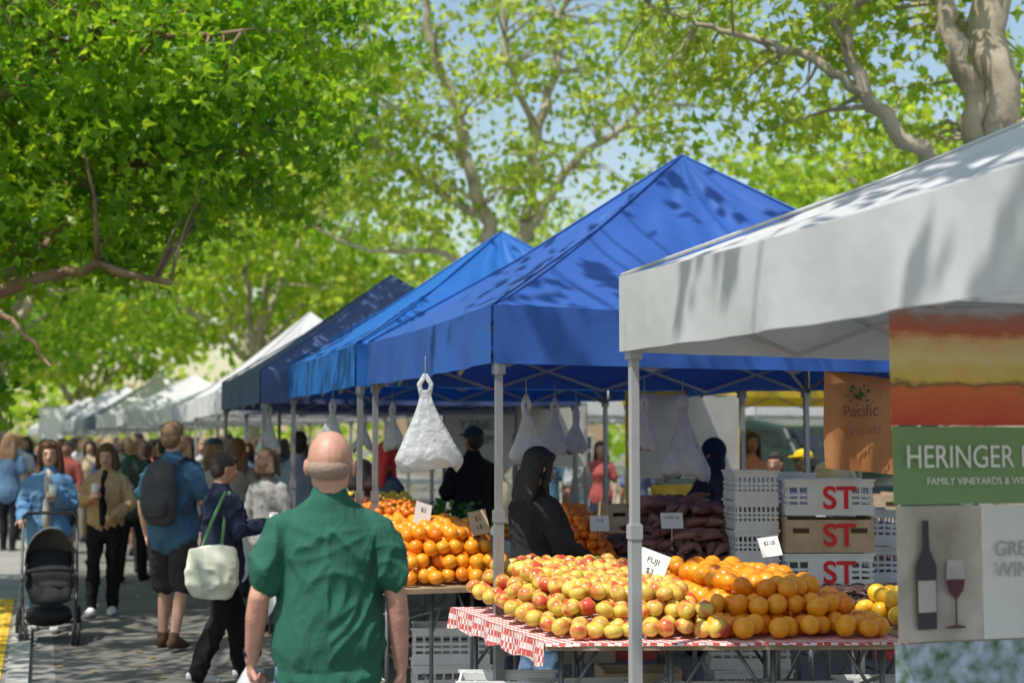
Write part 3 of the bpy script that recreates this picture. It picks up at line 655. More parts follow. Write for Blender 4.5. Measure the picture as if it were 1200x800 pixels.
greens((-.62,10.4),1.05,.8,.25,260)
# ------------------------------------------------------------------ crates
CRW=mat('white_crate_plastic',(.74,.75,.75),.5,var=.06); CRB=mat('carton_board',(.52,.39,.25),.85); CRG=mat('grey_crate_plastic',(.55,.57,.6),.5); CRR=mat('red_crate_plastic',(.50,.06,.05),.5)
def text(parent,s,loc,rot,size,m,name='lettering',ext=.001,align='LEFT',sx=1,bold=0):
    cu=bpy.data.curves.new(name,'FONT'); cu.body=s; cu.size=size; cu.extrude=ext; cu.align_x=align; cu.materials.append(m); cu.offset=bold
    o=bpy.data.objects.new(name,cu); COL.objects.link(o); o.parent=parent; o.location=loc; o.rotation_euler=rot; o.scale=(sx,1,1); return o
REDP=mat('red_marking',(.75,.02,.03),.6,var=.05)
def crate(p,rz,w=.52,d=.36,h=.20,m=CRW,txt=None,name='produce_crate'):
    E=empty(name,p,rz); b=MB(); t=.012
    if m is CRB:
        for s in(-1,1):
            b.add(*box((0,s*(d/2-t/2),h*.46),(w,t,h*.92))); b.add(*box((s*(w/2-t/2),0,h*.5),(t,d-2*t,h*1.0)))
            b.add(*box((s*w*.33,s*0-(d/2+.002),h*.62),(.10,.004,.03)),1)
        b.add(*box((0,0,.008),(w-.03,d-.03,.012)))
    else:
        for s in(-1,1):
            for z,hh in((.03,.06),(.085,.016),(.115,.016),(.175,.035)):
                z*=h/.2;hh*=h/.2
                b.add(*box((0,s*(d/2-t/2),z),(w,t,hh))); b.add(*box((s*(w/2-t/2),0,z),(t,d-2*t-.002,hh)))
            for i in range(9):
                b.add(*box((-w/2+.02+i*(w-.04)/8,s*(d/2-t/2-.002),h*.5),(.012,t*.8,h*.96)))
            for i in range(5): b.add(*box((s*(w/2-t/2-.002),-d/2+.03+i*(d-.06)/4,h*.5),(t*.8,.012,h*.96)))
            b.add(*box((0,s*(d/2),h*.985),(w+.02,.014,.014)))
        b.add(*box((0,0,.01),(w-.03,d-.03,.012)))
        if txt: b.add(*box((0,-d/2-.001,h*.5),(w*.5,.006,h*.62)))
    b.obj('crate_body',[m,EYED],smooth=False,parent=E)
    if txt: text(E,txt,(-.045,-d/2-.0065,h*.20),(math.pi/2,0,0),h*.88,REDP,bold=.004)
    return E
cx,cy=1.93,8.88
random.seed(3)
for i in range(3): crate((cx+random.uniform(-.015,.015),cy,.765+i*.225),.03+random.uniform(-.04,.04),.54,.36,.215,[CRW,CRB,CRW][i],'ST')
for i in range(4): crate((cx-.44,cy+.06,.765+i*.18),.05,.27,.36,.175,CRW)
for i in range(3): crate((cx-.25,cy+.46,.765+i*.235),.05,.52,.36,.225,CRW)
for i in range(2): crate((cx+.35,cy+.44,.765+i*.235),.05,.40,.36,.225,CRG)
for (x,y,mm) in [(.35,7.1,CRW),(-.02,7.35,CRW),(1.0,7.0,CRW),(1.45,7.0,CRW),(.95,7.5,CRG),(1.9,7.2,CRW),(-.4,9.4,CRW),(-.3,10,CRG),(1.5,9.2,CRW),(.8,9.2,CRB)]:
    for i in range(2 if mm is CRW else 1): crate((x,y,.005+i*.235),.05+random.uniform(-.1,.1),.5,.36,.23,mm)
for (x,y,z,mm) in [(.95,11.2,.0,CRR),(.95,11.2,.24,CRR),(.95,11.2,.48,CRW),(.5,11.0,.0,CRB),(.95,11.2,.72,CRR),(.45,11.0,.24,CRB),(.45,11.0,.48,CRR),(.45,11,.72,CRB),(3.0,11.2,0,CRR),(3,11.2,.24,CRW),(3,11.2,.48,CRB),(3,11.2,.72,CRR),(3.0,12.2,.765,CRR),(3.0,12.2,1.0,CRB),(3.35,12.25,.765,CRW),(2.65,12.1,.765,CRB),(2.65,12.1,1.0,CRW),(.95,11.2,.96,CRB)]: crate((x,y,z+.004),.2,.5,.36,.23,mm)
INK=mat('ink',(.03,.03,.05),.6)
def card(p,rz,w,h,tilt,txt,c=None,roll=0):
    E=empty('price_card',p,rz); E.rotation_euler=(0,roll,rz); b=MB(); R=Matrix.Rotation(tilt,3,'X'); b.add(*box((0,0,h/2),(w,.003,h),M=R)); b.add(*tube([(0,.004,-.12),(0,.004,.02)],[.003,.003],n=5,cap=False)); b.obj('card',[c or WHITE],smooth=False,parent=E)
    for k,s in enumerate(txt.split('\n')):
        z=h*.60-k*h*.36-h/2; v=R@Vector((0,-.0032,z))
        text(E,s,(v.x,v.y,v.z+h/2),(math.pi/2+tilt,0,0),h*.26,INK,align='CENTER',ext=0)
card((.66,7.05,.98),-.2,.15,.15,-.35,'FUJI\n$3',roll=.35)
card((1.40,7.75,1.04),.3,.12,.11,-.4,'$2 LB',roll=-.1)
card((-.20,9.3,1.06),.1,.12,.16,-.3,'$2\nLB',CRB,roll=-.2); card((-.62,9.6,1.10),.5,.12,.16,-.3,'$3',roll=.3); card((1.0,8.95,1.12),.1,.14,.1,-.3,'YAMS $2'); card((.55,9.0,1.10),.1,.12,.1,-.3,'3 LB')
# ------------------------------------------------------------------ hanging plastic bags
FILM=mat('plastic_film',(.82,.83,.85),.28,var=.08,scale=14,bump=.9,bscale=22,trans=.5)
def hangbag(x,y,ztop,h,w):
    E=empty('plastic_bag_bundle',(x,y,ztop),random.uniform(-.4,.4)); m=MB()
    V=[];F=[];n=44;K=18
    ph=random.uniform(0,6); sk_=random.uniform(-.10,.10)
    for k in range(K+1):
        t=k/K; r=w*(.06+.42*min(1,t/.88)**1.35) if t<.92 else w*(.48-.05*((t-.92)/.08)); 
        for j in range(n):
            a=2*math.pi*j/n; sq=(abs(math.cos(a))**4+abs(math.sin(a))**4)**-.25; sq=1+(sq-1)*t
            rr=r*sq*(1+(.11*math.sin(7*a+ph+t*2.5)+.07*math.sin(15*a-ph+t*4))*(1.15-.6*t)); V.append((rr*math.cos(a)+sk_*t*w,rr*.30*math.sin(a),-.06-t*(h-.06)+(.026*math.sin(2*a+ph)+.014*math.sin(9*a))*max(0,(t-.7)/.3)))
    for k in range(K):
        for j in range(n): F.append((k*n+j,k*n+(j+1)%n,(k+1)*n+(j+1)%n,(k+1)*n+j))
    F.append(tuple(K*n+j for j in range(n)))
    m.add(V,F)
    for s in(-1,1): m.add(*tube([(s*w*.05,0,-.10),(s*w*.09,0,-.03),(0,0,.02)],[(.014,.004)]*3,n=6))
    m.obj('film',[FILM],parent=E)
    l=MB(); l.add(*tube([(0,0,0),(0,0,.12)],[.004,.004],n=5)); l.obj('hook',[STEEL],parent=E)
random.seed(5)
for (u,Y,zt,h,w) in [(-.061,7.7,2.0,.47,.36),(.010,8.6,1.92,.36,.25),(-.084,11.5,1.96,.34,.2),(-.126,11.9,2.0,.34,.22),(-.171,13.5,2.0,.46,.24),(.093,9.0,1.94,.32,.2),(.120,9.3,1.95,.52,.32),(-.104,13.0,1.9,.3,.2),(.045,10.5,1.9,.3,.2),(.030,10.2,1.95,.36,.24)]:
    hangbag(u*Y,Y,zt,h,w)
# ------------------------------------------------------------------ banners at the wine stall
def sunset():
    m,nt,b=newmat('sunset_print'); N=nt.nodes;L=nt.links
    tc=N.new('ShaderNodeTexCoord'); sx=N.new('ShaderNodeSeparateXYZ'); L.new(tc.outputs['Object'],sx.inputs[0])
    nz=N.new('ShaderNodeTexNoise'); nz.inputs['Scale'].default_value=6; nz.inputs['Detail'].default_value=9; nz.inputs['Roughness'].default_value=.62; mp=N.new('ShaderNodeMapping'); mp.inputs['Scale'].default_value=(1,1,2.6); L.new(tc.outputs['Object'],mp.inputs[0]); L.new(mp.outputs[0],nz.inputs[0])
    ma=N.new('ShaderNodeMath'); ma.operation='MULTIPLY_ADD'; ma.inputs[1].default_value=.34; L.new(nz.outputs[0],ma.inputs[0])
    dv=N.new('ShaderNodeMath'); dv.operation='MULTIPLY_ADD'; dv.inputs[1].default_value=2.3; dv.inputs[2].default_value=-.17; L.new(sx.outputs['Z'],dv.inputs[0]); L.new(dv.outputs[0],ma.inputs[2])
    r=N.new('ShaderNodeValToRGB'); e=r.color_ramp.elements; e[0].color=(.55,.05,.02,1); e[1].color=(.50,.55,.60,1)
    for p_,c_ in((.30,(.70,.17,.05,1)),(.34,(.20,.12,.05,1)),(.39,(.72,.50,.10,1)),(.56,(.82,.66,.30,1)),(.68,(.80,.50,.22,1)),(.78,(.58,.13,.06,1)),(.88,(.42,.20,.14,1))): 
        q=e.new(p_); q.color=c_
    L.new(ma.outputs[0],r.inputs[0]); L.new(r.outputs[0],b.inputs['Base Color']); b.inputs['Roughness'].default_value=.45; return m
VIN=mat('vine_print',(.08,.16,.06),.6,scale=16,col2=(.55,.62,.78)); GREENB=mat('green_banner_vinyl',(.19,.31,.13),.5,var=.05); BEIGE=mat('bottle_photo_print',(.30,.26,.21),.6,scale=3.5,col2=(.62,.58,.50)); PALE=mat('pale_vinyl',(.72,.72,.70),.6,var=.04); SUN=sunset()
GLS=mat('print_dark',(.045,.04,.05),.6); GL2=mat('print_grey',(.45,.42,.40),.6); GL3=mat('print_wine',(.10,.03,.04),.6)
bo=Vector((1.335,5.02,0)); E=empty('winery_banner',bo,ROWA)
def panel(x0,x1,z0,z1,m,y=0,name='panel'):
    b=MB(); V=[];F=[];n=16
    for i in range(n+1):
        x=x0+(x1-x0)*i/n
        for z in (z0,z1): V.append((x,y+.008*math.sin(x*9),z))
    for i in range(n): F.append((2*i,2*i+2,2*i+3,2*i+1))
    b.add(V,F); o=b.obj(name,[m],parent=E); return o
o=panel(0,1.0,0,.43,SUN,name='sunset_panel'); o.location.z=1.715
panel(.005,1.0,1.435,1.71,GREENB,name='green_panel'); panel(.015,.365,.955,1.43,BEIGE,name='bottle_panel'); panel(.366,1.0,.955,1.43,PALE,name='pale_panel'); panel(.0,1.0,.50,.95,VIN,name='vine_panel')
text(E,'HERINGER ESTATES',(.05,-.012,1.565),(math.pi/2,0,0),.115,WHITE,sx=.84); text(E,'FAMILY VINEYARDS & WINERY',(.135,-.012,1.505),(math.pi/2,0,0),.036,WHITE); text(E,'GREAT\nWINES',(.41,-.014,1.25),(math.pi/2,0,0),.075,GL2)
b=MB(); 
def flatpoly(pts,m,y=-.004): b.add([(x,y,z) for x,z in pts],[tuple(range(len(pts)))],m)
flatpoly([(.085,1.0),(.165,1.0),(.168,1.22),(.14,1.28),(.138,1.38),(.112,1.38),(.110,1.28),(.082,1.22)],0,-.012)
flatpoly([(.088,1.06),(.162,1.06),(.162,1.17),(.088,1.17)],1,-.015)
flatpoly([(.205,1.0),(.285,1.0),(.285,1.006),(.249,1.012),(.249,1.10),(.275,1.13),(.285,1.17),(.205,1.17),(.215,1.13),(.241,1.10),(.241,1.012),(.205,1.006)],2,-.012)
flatpoly([(.206,1.172),(.284,1.172),(.277,1.24),(.213,1.24)],1,-.012)
b.obj('bottle_and_glass_print',[GLS,GL2,GL3],smooth=False,parent=E)
b=MB(); b.add(*tube([(-.02,0,2.15),(1.05,0,2.15)],[.012,.012],n=8,side=(0,0,1))); b.obj('banner_rod',[STEELW],parent=E)
E=empty('fabric_banner',(1.79,8.15,0),ROWA+.1); 
ORB=mat('orange_fabric',(.48,.19,.06),.8,scale=3,col2=(.62,.30,.13),trans=.3)
V=[];F=[]
bb=MB()
for j in range(9):
    for i in range(13):
        x=.48*i/12; z=2.07-.56*j/8+.04*(i/12)*(-1); V.append((x,.025*math.sin(i*1.1+j*.4)*(j/8),z))
for j in range(8):
    for i in range(12): F.append((j*13+i,j*13+i+1,(j+1)*13+i+1,(j+1)*13+i))
bb.add(V,F); bb.obj('fabric',[ORB],parent=E)
BRI=mat('brown_ink',(.14,.05,.02),.7)
text(E,'Pacific',(.10,-.04,1.80),(math.pi/2,-.05,0),.10,BRI); text(E,'Farms',(.15,-.04,1.70),(math.pi/2,-.05,0),.09,BRI)
lp=np.array([[.24,-.03,1.93]])+rng.normal(size=(40,3))*np.array([.05,.002,.03]); me=leafmesh('leaf_motif',lp,.03,[GRN],lobes=False); o=bpy.data.objects.new('leaf_motif',me); COL.objects.link(o); o.parent=E
def signboard(name,x,y,rz,w,z0,z1,m,frame=None,txt=None,tm=None,ts=.2):
    E=empty(name,(x,y,0),rz); b=MB(); V=[];F=[]
    for i in range(15):
        xx=w*i/14
        for j in range(5): V.append((xx,.02*math.sin(i*.9+j),z0+(z1-z0)*j/4))
    for i in range(14):
        for j in range(4): F.append((i*5+j,(i+1)*5+j,(i+1)*5+j+1,i*5+j+1))
    b.add(V,F); b.obj('sheet',[m],parent=E)
    p=MB()
    for xx in(0,w): p.add(*box((xx,.03,z1/2),(.04,.04,z1)))
    p.add(*box((w/2,.03,z1+.02),(w+.04,.04,.04))); p.obj('posts',[frame or STEEL],smooth=False,parent=E)
    if txt:
        for k,s in enumerate(txt.split('\n')): text(E,s,(w/2,-.035,z1-ts*1.1-k*ts*1.15),(math.pi/2,0,0),ts,tm,align='CENTER')
YP=mat('yellow_paint',(.78,.52,.05),.6); SHEET=mat('clear_sheet',(.70,.68,.62),.6,scale=2,trans=.5); INKG=mat('green_ink',(.10,.28,.16),.7)
signboard('stall_backdrop',1.02,12.4,.25,1.05,1.35,2.08,SHEET,YP)
signboard('stall_backdrop',1.25,12.5,.25,.7,.75,1.25,YP,YP)
signboard('farm_banner',-.72,15.2,.1,.75,1.4,1.96,PALE,STEEL,'YANEZ\nFARM',INKG,.14)
signboard('farm_banner',.05,15.3,.1,.75,1.4,2.05,SHEET,STEEL)
signboard('sandwich_board',-16.6,50,0,.9,1.2,2.9,WHITE,STEEL)
# ------------------------------------------------------------------ ground
sl=RD.xy
kA=Vector((-3.43,9.82)) # kerb line point
def strip(name,p,off0,off1,z,m,a0=-30,a1=160,thick=None):
    pd=PD.xy; b=MB()
    A=[p+pd*off0+sl*a0,p+pd*off1+sl*a0,p+pd*off1+sl*a1,p+pd*off0+sl*a1]
    if thick:
        V=[(q.x,q.y,z) for q in A]+[(q.x,q.y,z+thick) for q in A]; b.add(V,[(0,3,2,1),(4,5,6,7),(0,1,5,4),(1,2,6,5),(2,3,7,6),(3,0,4,7)])
    else: b.add([(q.x,q.y,z) for q in A],[(0,1,2,3)])
    return b.obj(name,[m],smooth=False)
G=MB(); G.add([(-400,-200,-.13),(400,-200,-.13),(400,700,-.13),(-400,700,-.13)],[(0,1,2,3)])
G.obj('ground',[mat('dirt_ground',(.14,.14,.09),.95,scale=.5,col2=(.20,.19,.13))],smooth=False)
def asphalt():
    m,nt,b=newmat('worn_asphalt'); N=nt.nodes;L=nt.links; tc=N.new('ShaderNodeTexCoord')
    n1=N.new('ShaderNodeTexNoise'); n1.inputs['Scale'].default_value=.7; n1.inputs['Detail'].default_value=8; L.new(tc.outputs['Object'],n1.inputs[0])
    n2=N.new('ShaderNodeTexNoise'); n2.inputs['Scale'].default_value=90; n2.inputs['Detail'].default_value=3; L.new(tc.outputs['Object'],n2.inputs[0])
    ad=N.new('ShaderNodeMath'); ad.operation='MULTIPLY_ADD'; ad.inputs[1].default_value=.45; L.new(n2.outputs[0],ad.inputs[0]); L.new(n1.outputs[0],ad.inputs[2])
    r=N.new('ShaderNodeValToRGB'); e=r.color_ramp.elements; e[0].position=.45; e[0].color=(.10,.098,.088,1); e[1].position=.95; e[1].color=(.21,.20,.175,1); L.new(ad.outputs[0],r.inputs[0])
    vo=N.new('ShaderNodeTexVoronoi'); vo.feature='DISTANCE_TO_EDGE'; vo.inputs['Scale'].default_value=.55; 
    n3=N.new('ShaderNodeTexNoise'); n3.inputs['Scale'].default_value=3; L.new(tc.outputs['Object'],n3.inputs[0])
    mx=N.new('ShaderNodeMixRGB'); mx.inputs[0].default_value=.12; L.new(tc.outputs['Object'],mx.inputs[1]); L.new(n3.outputs[1],mx.inputs[2]); L.new(mx.outputs[0],vo.inputs[0])
    r2=N.new('ShaderNodeValToRGB'); r2.color_ramp.elements[0].color=(.45,.45,.45,1); r2.color_ramp.elements[1].position=.012; L.new(vo.outputs[0],r2.inputs[0])
    mu=N.new('ShaderNodeMixRGB'); mu.blend_type='MULTIPLY'; mu.inputs[0].default_value=1; L.new(r.outputs[0],mu.inputs[1]); L.new(r2.outputs[0],mu.inputs[2]); L.new(mu.outputs[0],b.inputs['Base Color'])
    bp=N.new('ShaderNodeBump'); bp.inputs['Strength'].default_value=.5; bp.inputs['Distance'].default_value=.01; L.new(n2.outputs[0],bp.inputs['Height']); L.new(bp.outputs[0],b.inputs['Normal']); b.inputs['Roughness'].default_value=.85; return m
def paving():
    m,nt,b=newmat('concrete_paving'); N=nt.nodes;L=nt.links; tc=N.new('ShaderNodeTexCoord'); mp=N.new('ShaderNodeMapping'); mp.inputs['Rotation'].default_value=(0,0,-ROWA); L.new(tc.outputs['Object'],mp.inputs[0])
    br=N.new('ShaderNodeTexBrick'); br.offset=0; br.inputs['Scale'].default_value=1; br.inputs['Brick Width'].default_value=1.2; br.inputs['Row Height'].default_value=1.2; br.inputs['Mortar Size'].default_value=.012
    br.inputs['Color1'].default_value=(.30,.29,.26,1); br.inputs['Color2'].default_value=(.25,.24,.22,1); br.inputs['Mortar'].default_value=(.08,.08,.07,1); L.new(mp.outputs[0],br.inputs[0]); L.new(br.outputs[0],b.inputs['Base Color']); b.inputs['Roughness'].default_value=.9; return m
strip('street',kA,.30,13,0,asphalt())
strip('kerb',kA,-.02,.13,-.10,mat('kerb_concrete',(.40,.39,.36),.9,scale=3),thick=.16)
strip('gutter',kA,.13,.31,-.10,mat('gutter_concrete',(.25,.24,.22),.9,scale=3),thick=.104)
strip('pavement',kA,-3.2,-.02,-.10,paving(),thick=.15)
strip('pavement',kA,13,17,-.10,paving(),thick=.2)
strip('lawn',kA,-16,-3.2,-.10,mat('lawn_grass',(.045,.09,.025),.95,scale=3,col2=(.09,.15,.035)),thick=.13)
E=empty('tactile_paving',(0,0,0)); b=MB()
A=kA+sl*.2-PD.xy*.05; p4=[A-PD.xy*.75-sl*1.6,A-sl*1.6,A+sl*5.1,A-PD.xy*.75+sl*5.1]
b.add([(q.x,q.y,.056) for q in p4],[(0,1,2,3)])
YT=mat('tactile_yellow',(.72,.46,.04),.8,var=.2,scale=4)
for i in range(68):
    for j in range(9):
        q=A-PD.xy*(.05+j*.083)+sl*(-1.5+i*.096); b.add(*tube([(q.x,q.y,.056),(q.x,q.y,.063)],[.028,.016],n=6,cap=False))
b.obj('domes',[YT],smooth=False,parent=E)
n=260; pp=np.zeros((n,3))
for i in range(n):
    s_=random.uniform(0,26); o_=abs(random.gauss(0,1))*1.1+.32; q=kA+sl*s_+PD.xy*o_; pp[i]=(q.x,q.y,.012)
me=leafmesh('fallen_leaves',pp,.07,[mat('dry_leaf',(.20,.15,.05),.8,col2=(.32,.24,.09))],upbias=8,lobes=False); o=bpy.data.objects.new('fallen_leaves',me); COL.objects.link(o)
# ------------------------------------------------------------------ buildings/cars
def brickmat(n,c1,c2,mo):
    m,nt,b=newmat(n); N=nt.nodes;L=nt.links; tc=N.new('ShaderNodeTexCoord'); mp=N.new('ShaderNodeMapping'); mp.inputs['Rotation'].default_value=(math.pi/2,0,0); L.new(tc.outputs['Object'],mp.inputs[0])
    br=N.new('ShaderNodeTexBrick'); br.inputs['Scale'].default_value=4; br.inputs['Color1'].default_value=c4(c1); br.inputs['Color2'].default_value=c4(c2); br.inputs['Mortar'].default_value=c4(mo); L.new(mp.outputs[0],br.inputs[0]); L.new(br.outputs[0],b.inputs['Base Color']); b.inputs['Roughness'].default_value=.9; return m
BRK=brickmat('red_brick',(.40,.14,.08),(.46,.19,.11),(.42,.36,.30))
def building(x,y,rz,w,d,h,m,storeys=2,name='brick_house'):
    E=empty(name,(x,y,-.1),rz); b=MB(); b.add(*box((w/2,d/2,h/2),(w,d,h))); b.obj('walls',[m],smooth=False,parent=E)
    r=MB(); r.add(*box((w/2,d/2,h+.12),(w+.5,d+.5,.24))); r.add(*box((w/2,-.02,.3),(w+.04,.06,.6))); r.obj('cornice',[mat('stone_trim',(.35,.32,.27),.8)],smooth=False,parent=E)
    g=MB(); f=MB(); n=int(w/2.6); hs=h/storeys
    for s in range(storeys):
        for i in range(n):
            cx=(i+.5)*w/n; z=s*hs+hs*.55
            g.add(*box((cx,-.004,z),(1.2,.03,1.5)))
            for dx in(-.63,.63,0): f.add(*box((cx+dx,-.03,z),(.06,.05,1.56)))
            f.add(*box((cx,-.05,z-.80),(1.45,.12,.08))); f.add(*box((cx,-.03,z+.79),(1.36,.06,.07))); f.add(*box((cx,-.035,z),(1.26,.04,.05)))
    g.obj('windows',[mat('window_glass',(.04,.05,.06),.08)],smooth=False,parent=E); f.obj('window_frames',[mat('frame_paint',(.6,.58,.52),.6)],smooth=False,parent=E)
building(6.5,36,.22,22,9,6,BRK,2); building(-6,72,.15,11,9,5,mat('ochre_stucco',(.42,.30,.18),.9),2,'stucco_house')
building(-46,50,1.15,26,8,7,mat('cream_stucco',(.45,.40,.30),.9),2,'stucco_house')
def car(x,y,rz,c,name='parked_car',H=1.75):
    E=empty(name,(x,y,0),rz); k=H/1.75
    prof=[(-2.2,.45),(-2.25,.75),(-2.15,1.02),(-1.1,1.12),(-.5,1.66),(.2,1.75),(1.5,1.70),(2.05,1.15),(2.2,1.0),(2.2,.45)]
    V=[];n=len(prof)
    for s in(-1,1):
        for px,pz in prof: V.append((px,s*(.92-(.17 if pz>1.2 else 0)),pz*k))
    F=[tuple(range(n)),tuple(range(n,2*n))[::-1]]+[(i,i+n,(i+1)%n+n,(i+1)%n) for i in range(n)]
    b=MB(); b.add(V,F); o=b.obj('body',[mat('car_paint',c,.25,var=.03)],smooth=False,parent=E); bv=o.modifiers.new('b','BEVEL'); bv.width=.06; bv.segments=3
    g=MB()
    for s in(-1,1):
        g.add([(-.85,s*.87,1.2*k),(-.42,s*.772,1.60*k),(.35,s*.757,1.66*k),(.35,s*.88,1.18*k)],[(0,1,2,3)]); g.add([(.43,s*.88,1.18*k),(.43,s*.757,1.66*k),(1.4,s*.757,1.62*k),(1.8,s*.87,1.2*k)],[(0,1,2,3)])
    g.add([(-1.08,-.72,1.17*k),(-.58,-.68,1.62*k),(-.58,.68,1.62*k),(-1.08,.72,1.17*k)],[(0,1,2,3)]); g.add([(1.60,-.66,1.64*k),(2.03,-.7,1.2*k),(2.03,.7,1.2*k),(1.60,.66,1.64*k)],[(0,1,2,3)])
    o=g.obj('windows',[mat('car_glass',(.02,.025,.03),.05)],smooth=False,parent=E); sd=o.modifiers.new('s','SOLIDIFY'); sd.thickness=.03; sd.offset=0
    w=MB()
    for xx in(-1.4,1.4):
        for s in(-1,1):
            w.add(*tube([(xx,s*.72,.34),(xx,s*.94,.34)],[.34,.34],n=24,side=(1,0,0),cap=False),0); w.add(*tube([(xx,s*.93,.34),(xx,s*.95,.34)],[.2,.18],n=16,side=(1,0,0),cap=False),1)
    w.add(*box((-2.2,0,.58),(.12,1.7,.16)),0)
    for s in(-1,1): w.add(*ell((-2.16,s*.68,.82*k),(.10,.17,.09)),2)
    w.obj('wheels_and_trim',[mat('tyre',(.02,.02,.02),.8),mat('alloy',(.5,.5,.52),.3,metal=.8),mat('lamp_lens',(.7,.7,.7),.1)],parent=E)
car(3.9,19.2,2.1,(.02,.035,.03),H=1.98); car(8.6,23.5,2.0,(.35,.36,.38)); car(13,26,2.0,(.2,.02,.02))
print('props',time.time()-T0)

# ------------------------------------------------------------------ trees
BARK=mat('plane_bark',(.30,.25,.18),.9,scale=3.5,col2=(.55,.48,.36),bump=.6,bscale=9); BARKD=mat('brown_bark',(.18,.11,.07),.9,scale=4,col2=(.34,.23,.15),bump=.7,bscale=12)
LF1=leafmat('plane_leaf_green',(.045,.15,.006),(.24,.40,.02),(.16,.44,.010),(.68,.90,.04),.5)
LF2=leafmat('plane_leaf_pale',(.12,.22,.012),(.36,.43,.05),(.36,.60,.03),(.88,.96,.15),.5)
LF3=leafmat('plane_leaf_yellow',(.10,.21,.008),(.34,.44,.03),(.32,.60,.02),(.86,.96,.09),.5)
def curve(pts,n=24):
    P=[Vector(p) for p in pts]; out=[]
    Q=[P[0]*2-P[1]]+P+[P[-1]*2-P[-2]]
    segs=len(P)-1; per=max(2,n//segs)
    for i in range(segs):
        a,b,c,d=Q[i:i+4]
        for k in range(per):
            t=k/per; out.append(.5*((2*b)+(-a+c)*t+(2*a-5*b+4*c-d)*t*t+(-a+3*b-3*c+d)*t**3))
    out.append(P[-1]); return out
def tree(name,base,limbs,crowns,leaf,lsize,nleaf,crad,bark=BARK,twig=.5,seed=0,keep=None,lobes=True,q0=.42):
    R=random.Random(seed); E=empty(name,(base[0],base[1],0)); o=Vector((base[0],base[1],0))
    b=MB(); sk=[]
    for pts,r0,r1 in limbs:
        C=curve(pts,24); n=len(C); 
        C=[c+Vector((R.gauss(0,1),R.gauss(0,1),R.gauss(0,.6)))*min(.05,r0*.3)*(1 if 0<i<n-1 else 0) for i,c in enumerate(C)]
        rr=[(r0+(r1-r0)*(i/(n-1))**.8)*R.uniform(.94,1.06) for i in range(n)]
        b.add(*tube([c-o for c in C],rr,n=10)); sk+= [(c,r) for c,r in zip(C,rr)][n//4:]
    SK=np.array([tuple(c) for c,_ in sk]); cl=[];rc=[]
    for c,r,nc in crowns:
        for _ in range(nc):
            d=Vector((R.gauss(0,1),R.gauss(0,1),R.gauss(0,1))).normalized(); q=R.random()**q0
            p=Vector(c)+Vector((d.x*r[0],d.y*r[1],d.z*r[2]))*q
            if keep and not keep(p): continue
            cl.append(tuple(p)); rc.append(R.random())
            if R.random()<twig:
                dd=np.linalg.norm(SK-np.array(tuple(p)),axis=1)+ .6*np.maximum(0,SK[:,2]-p.z+.2); j=int(dd.argmin()); s=sk[j][0]; L=(p-s).length
                if L<5:
                    mid=s.lerp(p,.5)+Vector((R.gauss(0,.12),R.gauss(0,.12),R.uniform(-.05,.25)))*L*.5
                    t0=min(sk[j][1]*.6,.012+L*.013); b.add(*tube([s-o,s.lerp(mid,.55)-o,mid-o,p-o],[t0,t0*.8,t0*.6,t0*.25],n=5,cap=False))
    b.obj('trunk_and_limbs',[bark],parent=E)
    cl=np.array(cl); rc=np.array(rc); k=len(cl)
    cc=np.repeat(cl,nleaf,0); n=len(cc); d=rng.normal(size=(n,3)); sc=np.repeat(rng.uniform(.55,1.25,(k,1)),nleaf,0)
    asp=np.repeat(rng.uniform(.35,.8,(k,1)),nleaf,0)
    p=cc+d*crad*.52*sc*np.concatenate([np.ones((n,2)),asp],1)
    me=leafmesh('crown',p-np.array(tuple(o)),lsize,[leaf],upbias=.30,rnd_c=np.repeat(rc*.8+.10,nleaf),lobes=lobes); c=bpy.data.objects.new('crown',me); COL.objects.link(c); c.parent=E
    return n
nl=0
bx,by=-7.2,13.5
nl+=tree('plane_tree',(bx,by),[
 ([(bx,by,0),(bx+.1,by,1.2),(bx+.3,by,2.4)],.36,.28),
 ([(bx+.3,by,2.3),(-6.1,13.2,2.75),(-4.9,13,3.0),(-3.9,12.9,3.25),(-3.1,12.8,3.1)],.13,.03),
 ([(-5.3,13.1,2.9),(-4.6,13.3,3.3),(-4.1,13.8,4.0),(-3.2,14.4,4.8),(-2.2,15,5.4)],.07,.022),
 ([(bx+.3,by,2.3),(-6.6,14,4),(-5.4,14.5,5.4),(-4,15,6.6),(-2.6,15.4,7.4)],.20,.04),
 ([(-6.0,14.2,4.7),(-4.8,13.4,5.0),(-3.6,12.8,5.3),(-2.4,12.4,5.3)],.09,.02),
 ([(bx+.3,by,2.3),(-7.3,14.5,4.5),(-7,15,7),(-6.4,15.5,9)],.22,.05),
 ([(bx+.3,by,2.3),(-7.0,12.6,4.2),(-5.8,11.0,5.8),(-4.6,9.6,6.6)],.15,.04),
 ([(-5.2,13.1,2.95),(-4.7,12.6,2.9),(-4.2,12.2,2.6),(-3.9,12,2.3)],.045,.012)],
 [((-5.3,14.2,5.4),(2.8,2.8,2.0),430),((-3.3,14.2,4.9),(1.8,2.4,1.25),220),((-4.3,15.5,7.0),(3.6,3.0,1.5),170),((-6.8,14,4.2),(2.0,2.2,1.6),120),((-6.2,15.5,2.6),(1.1,1.6,.7),55),((-2.5,15,6.0),(1.5,2.0,1.2),80),((-5.0,13.6,3.5),(1.6,1.2,.45),50),((-4.6,9.2,6.8),(2.6,2.2,1.0),95)],  # last crown hangs out of view, added to shade the street
 LF1,.135,28,.38,bark=BARKD,seed=1,twig=.45)
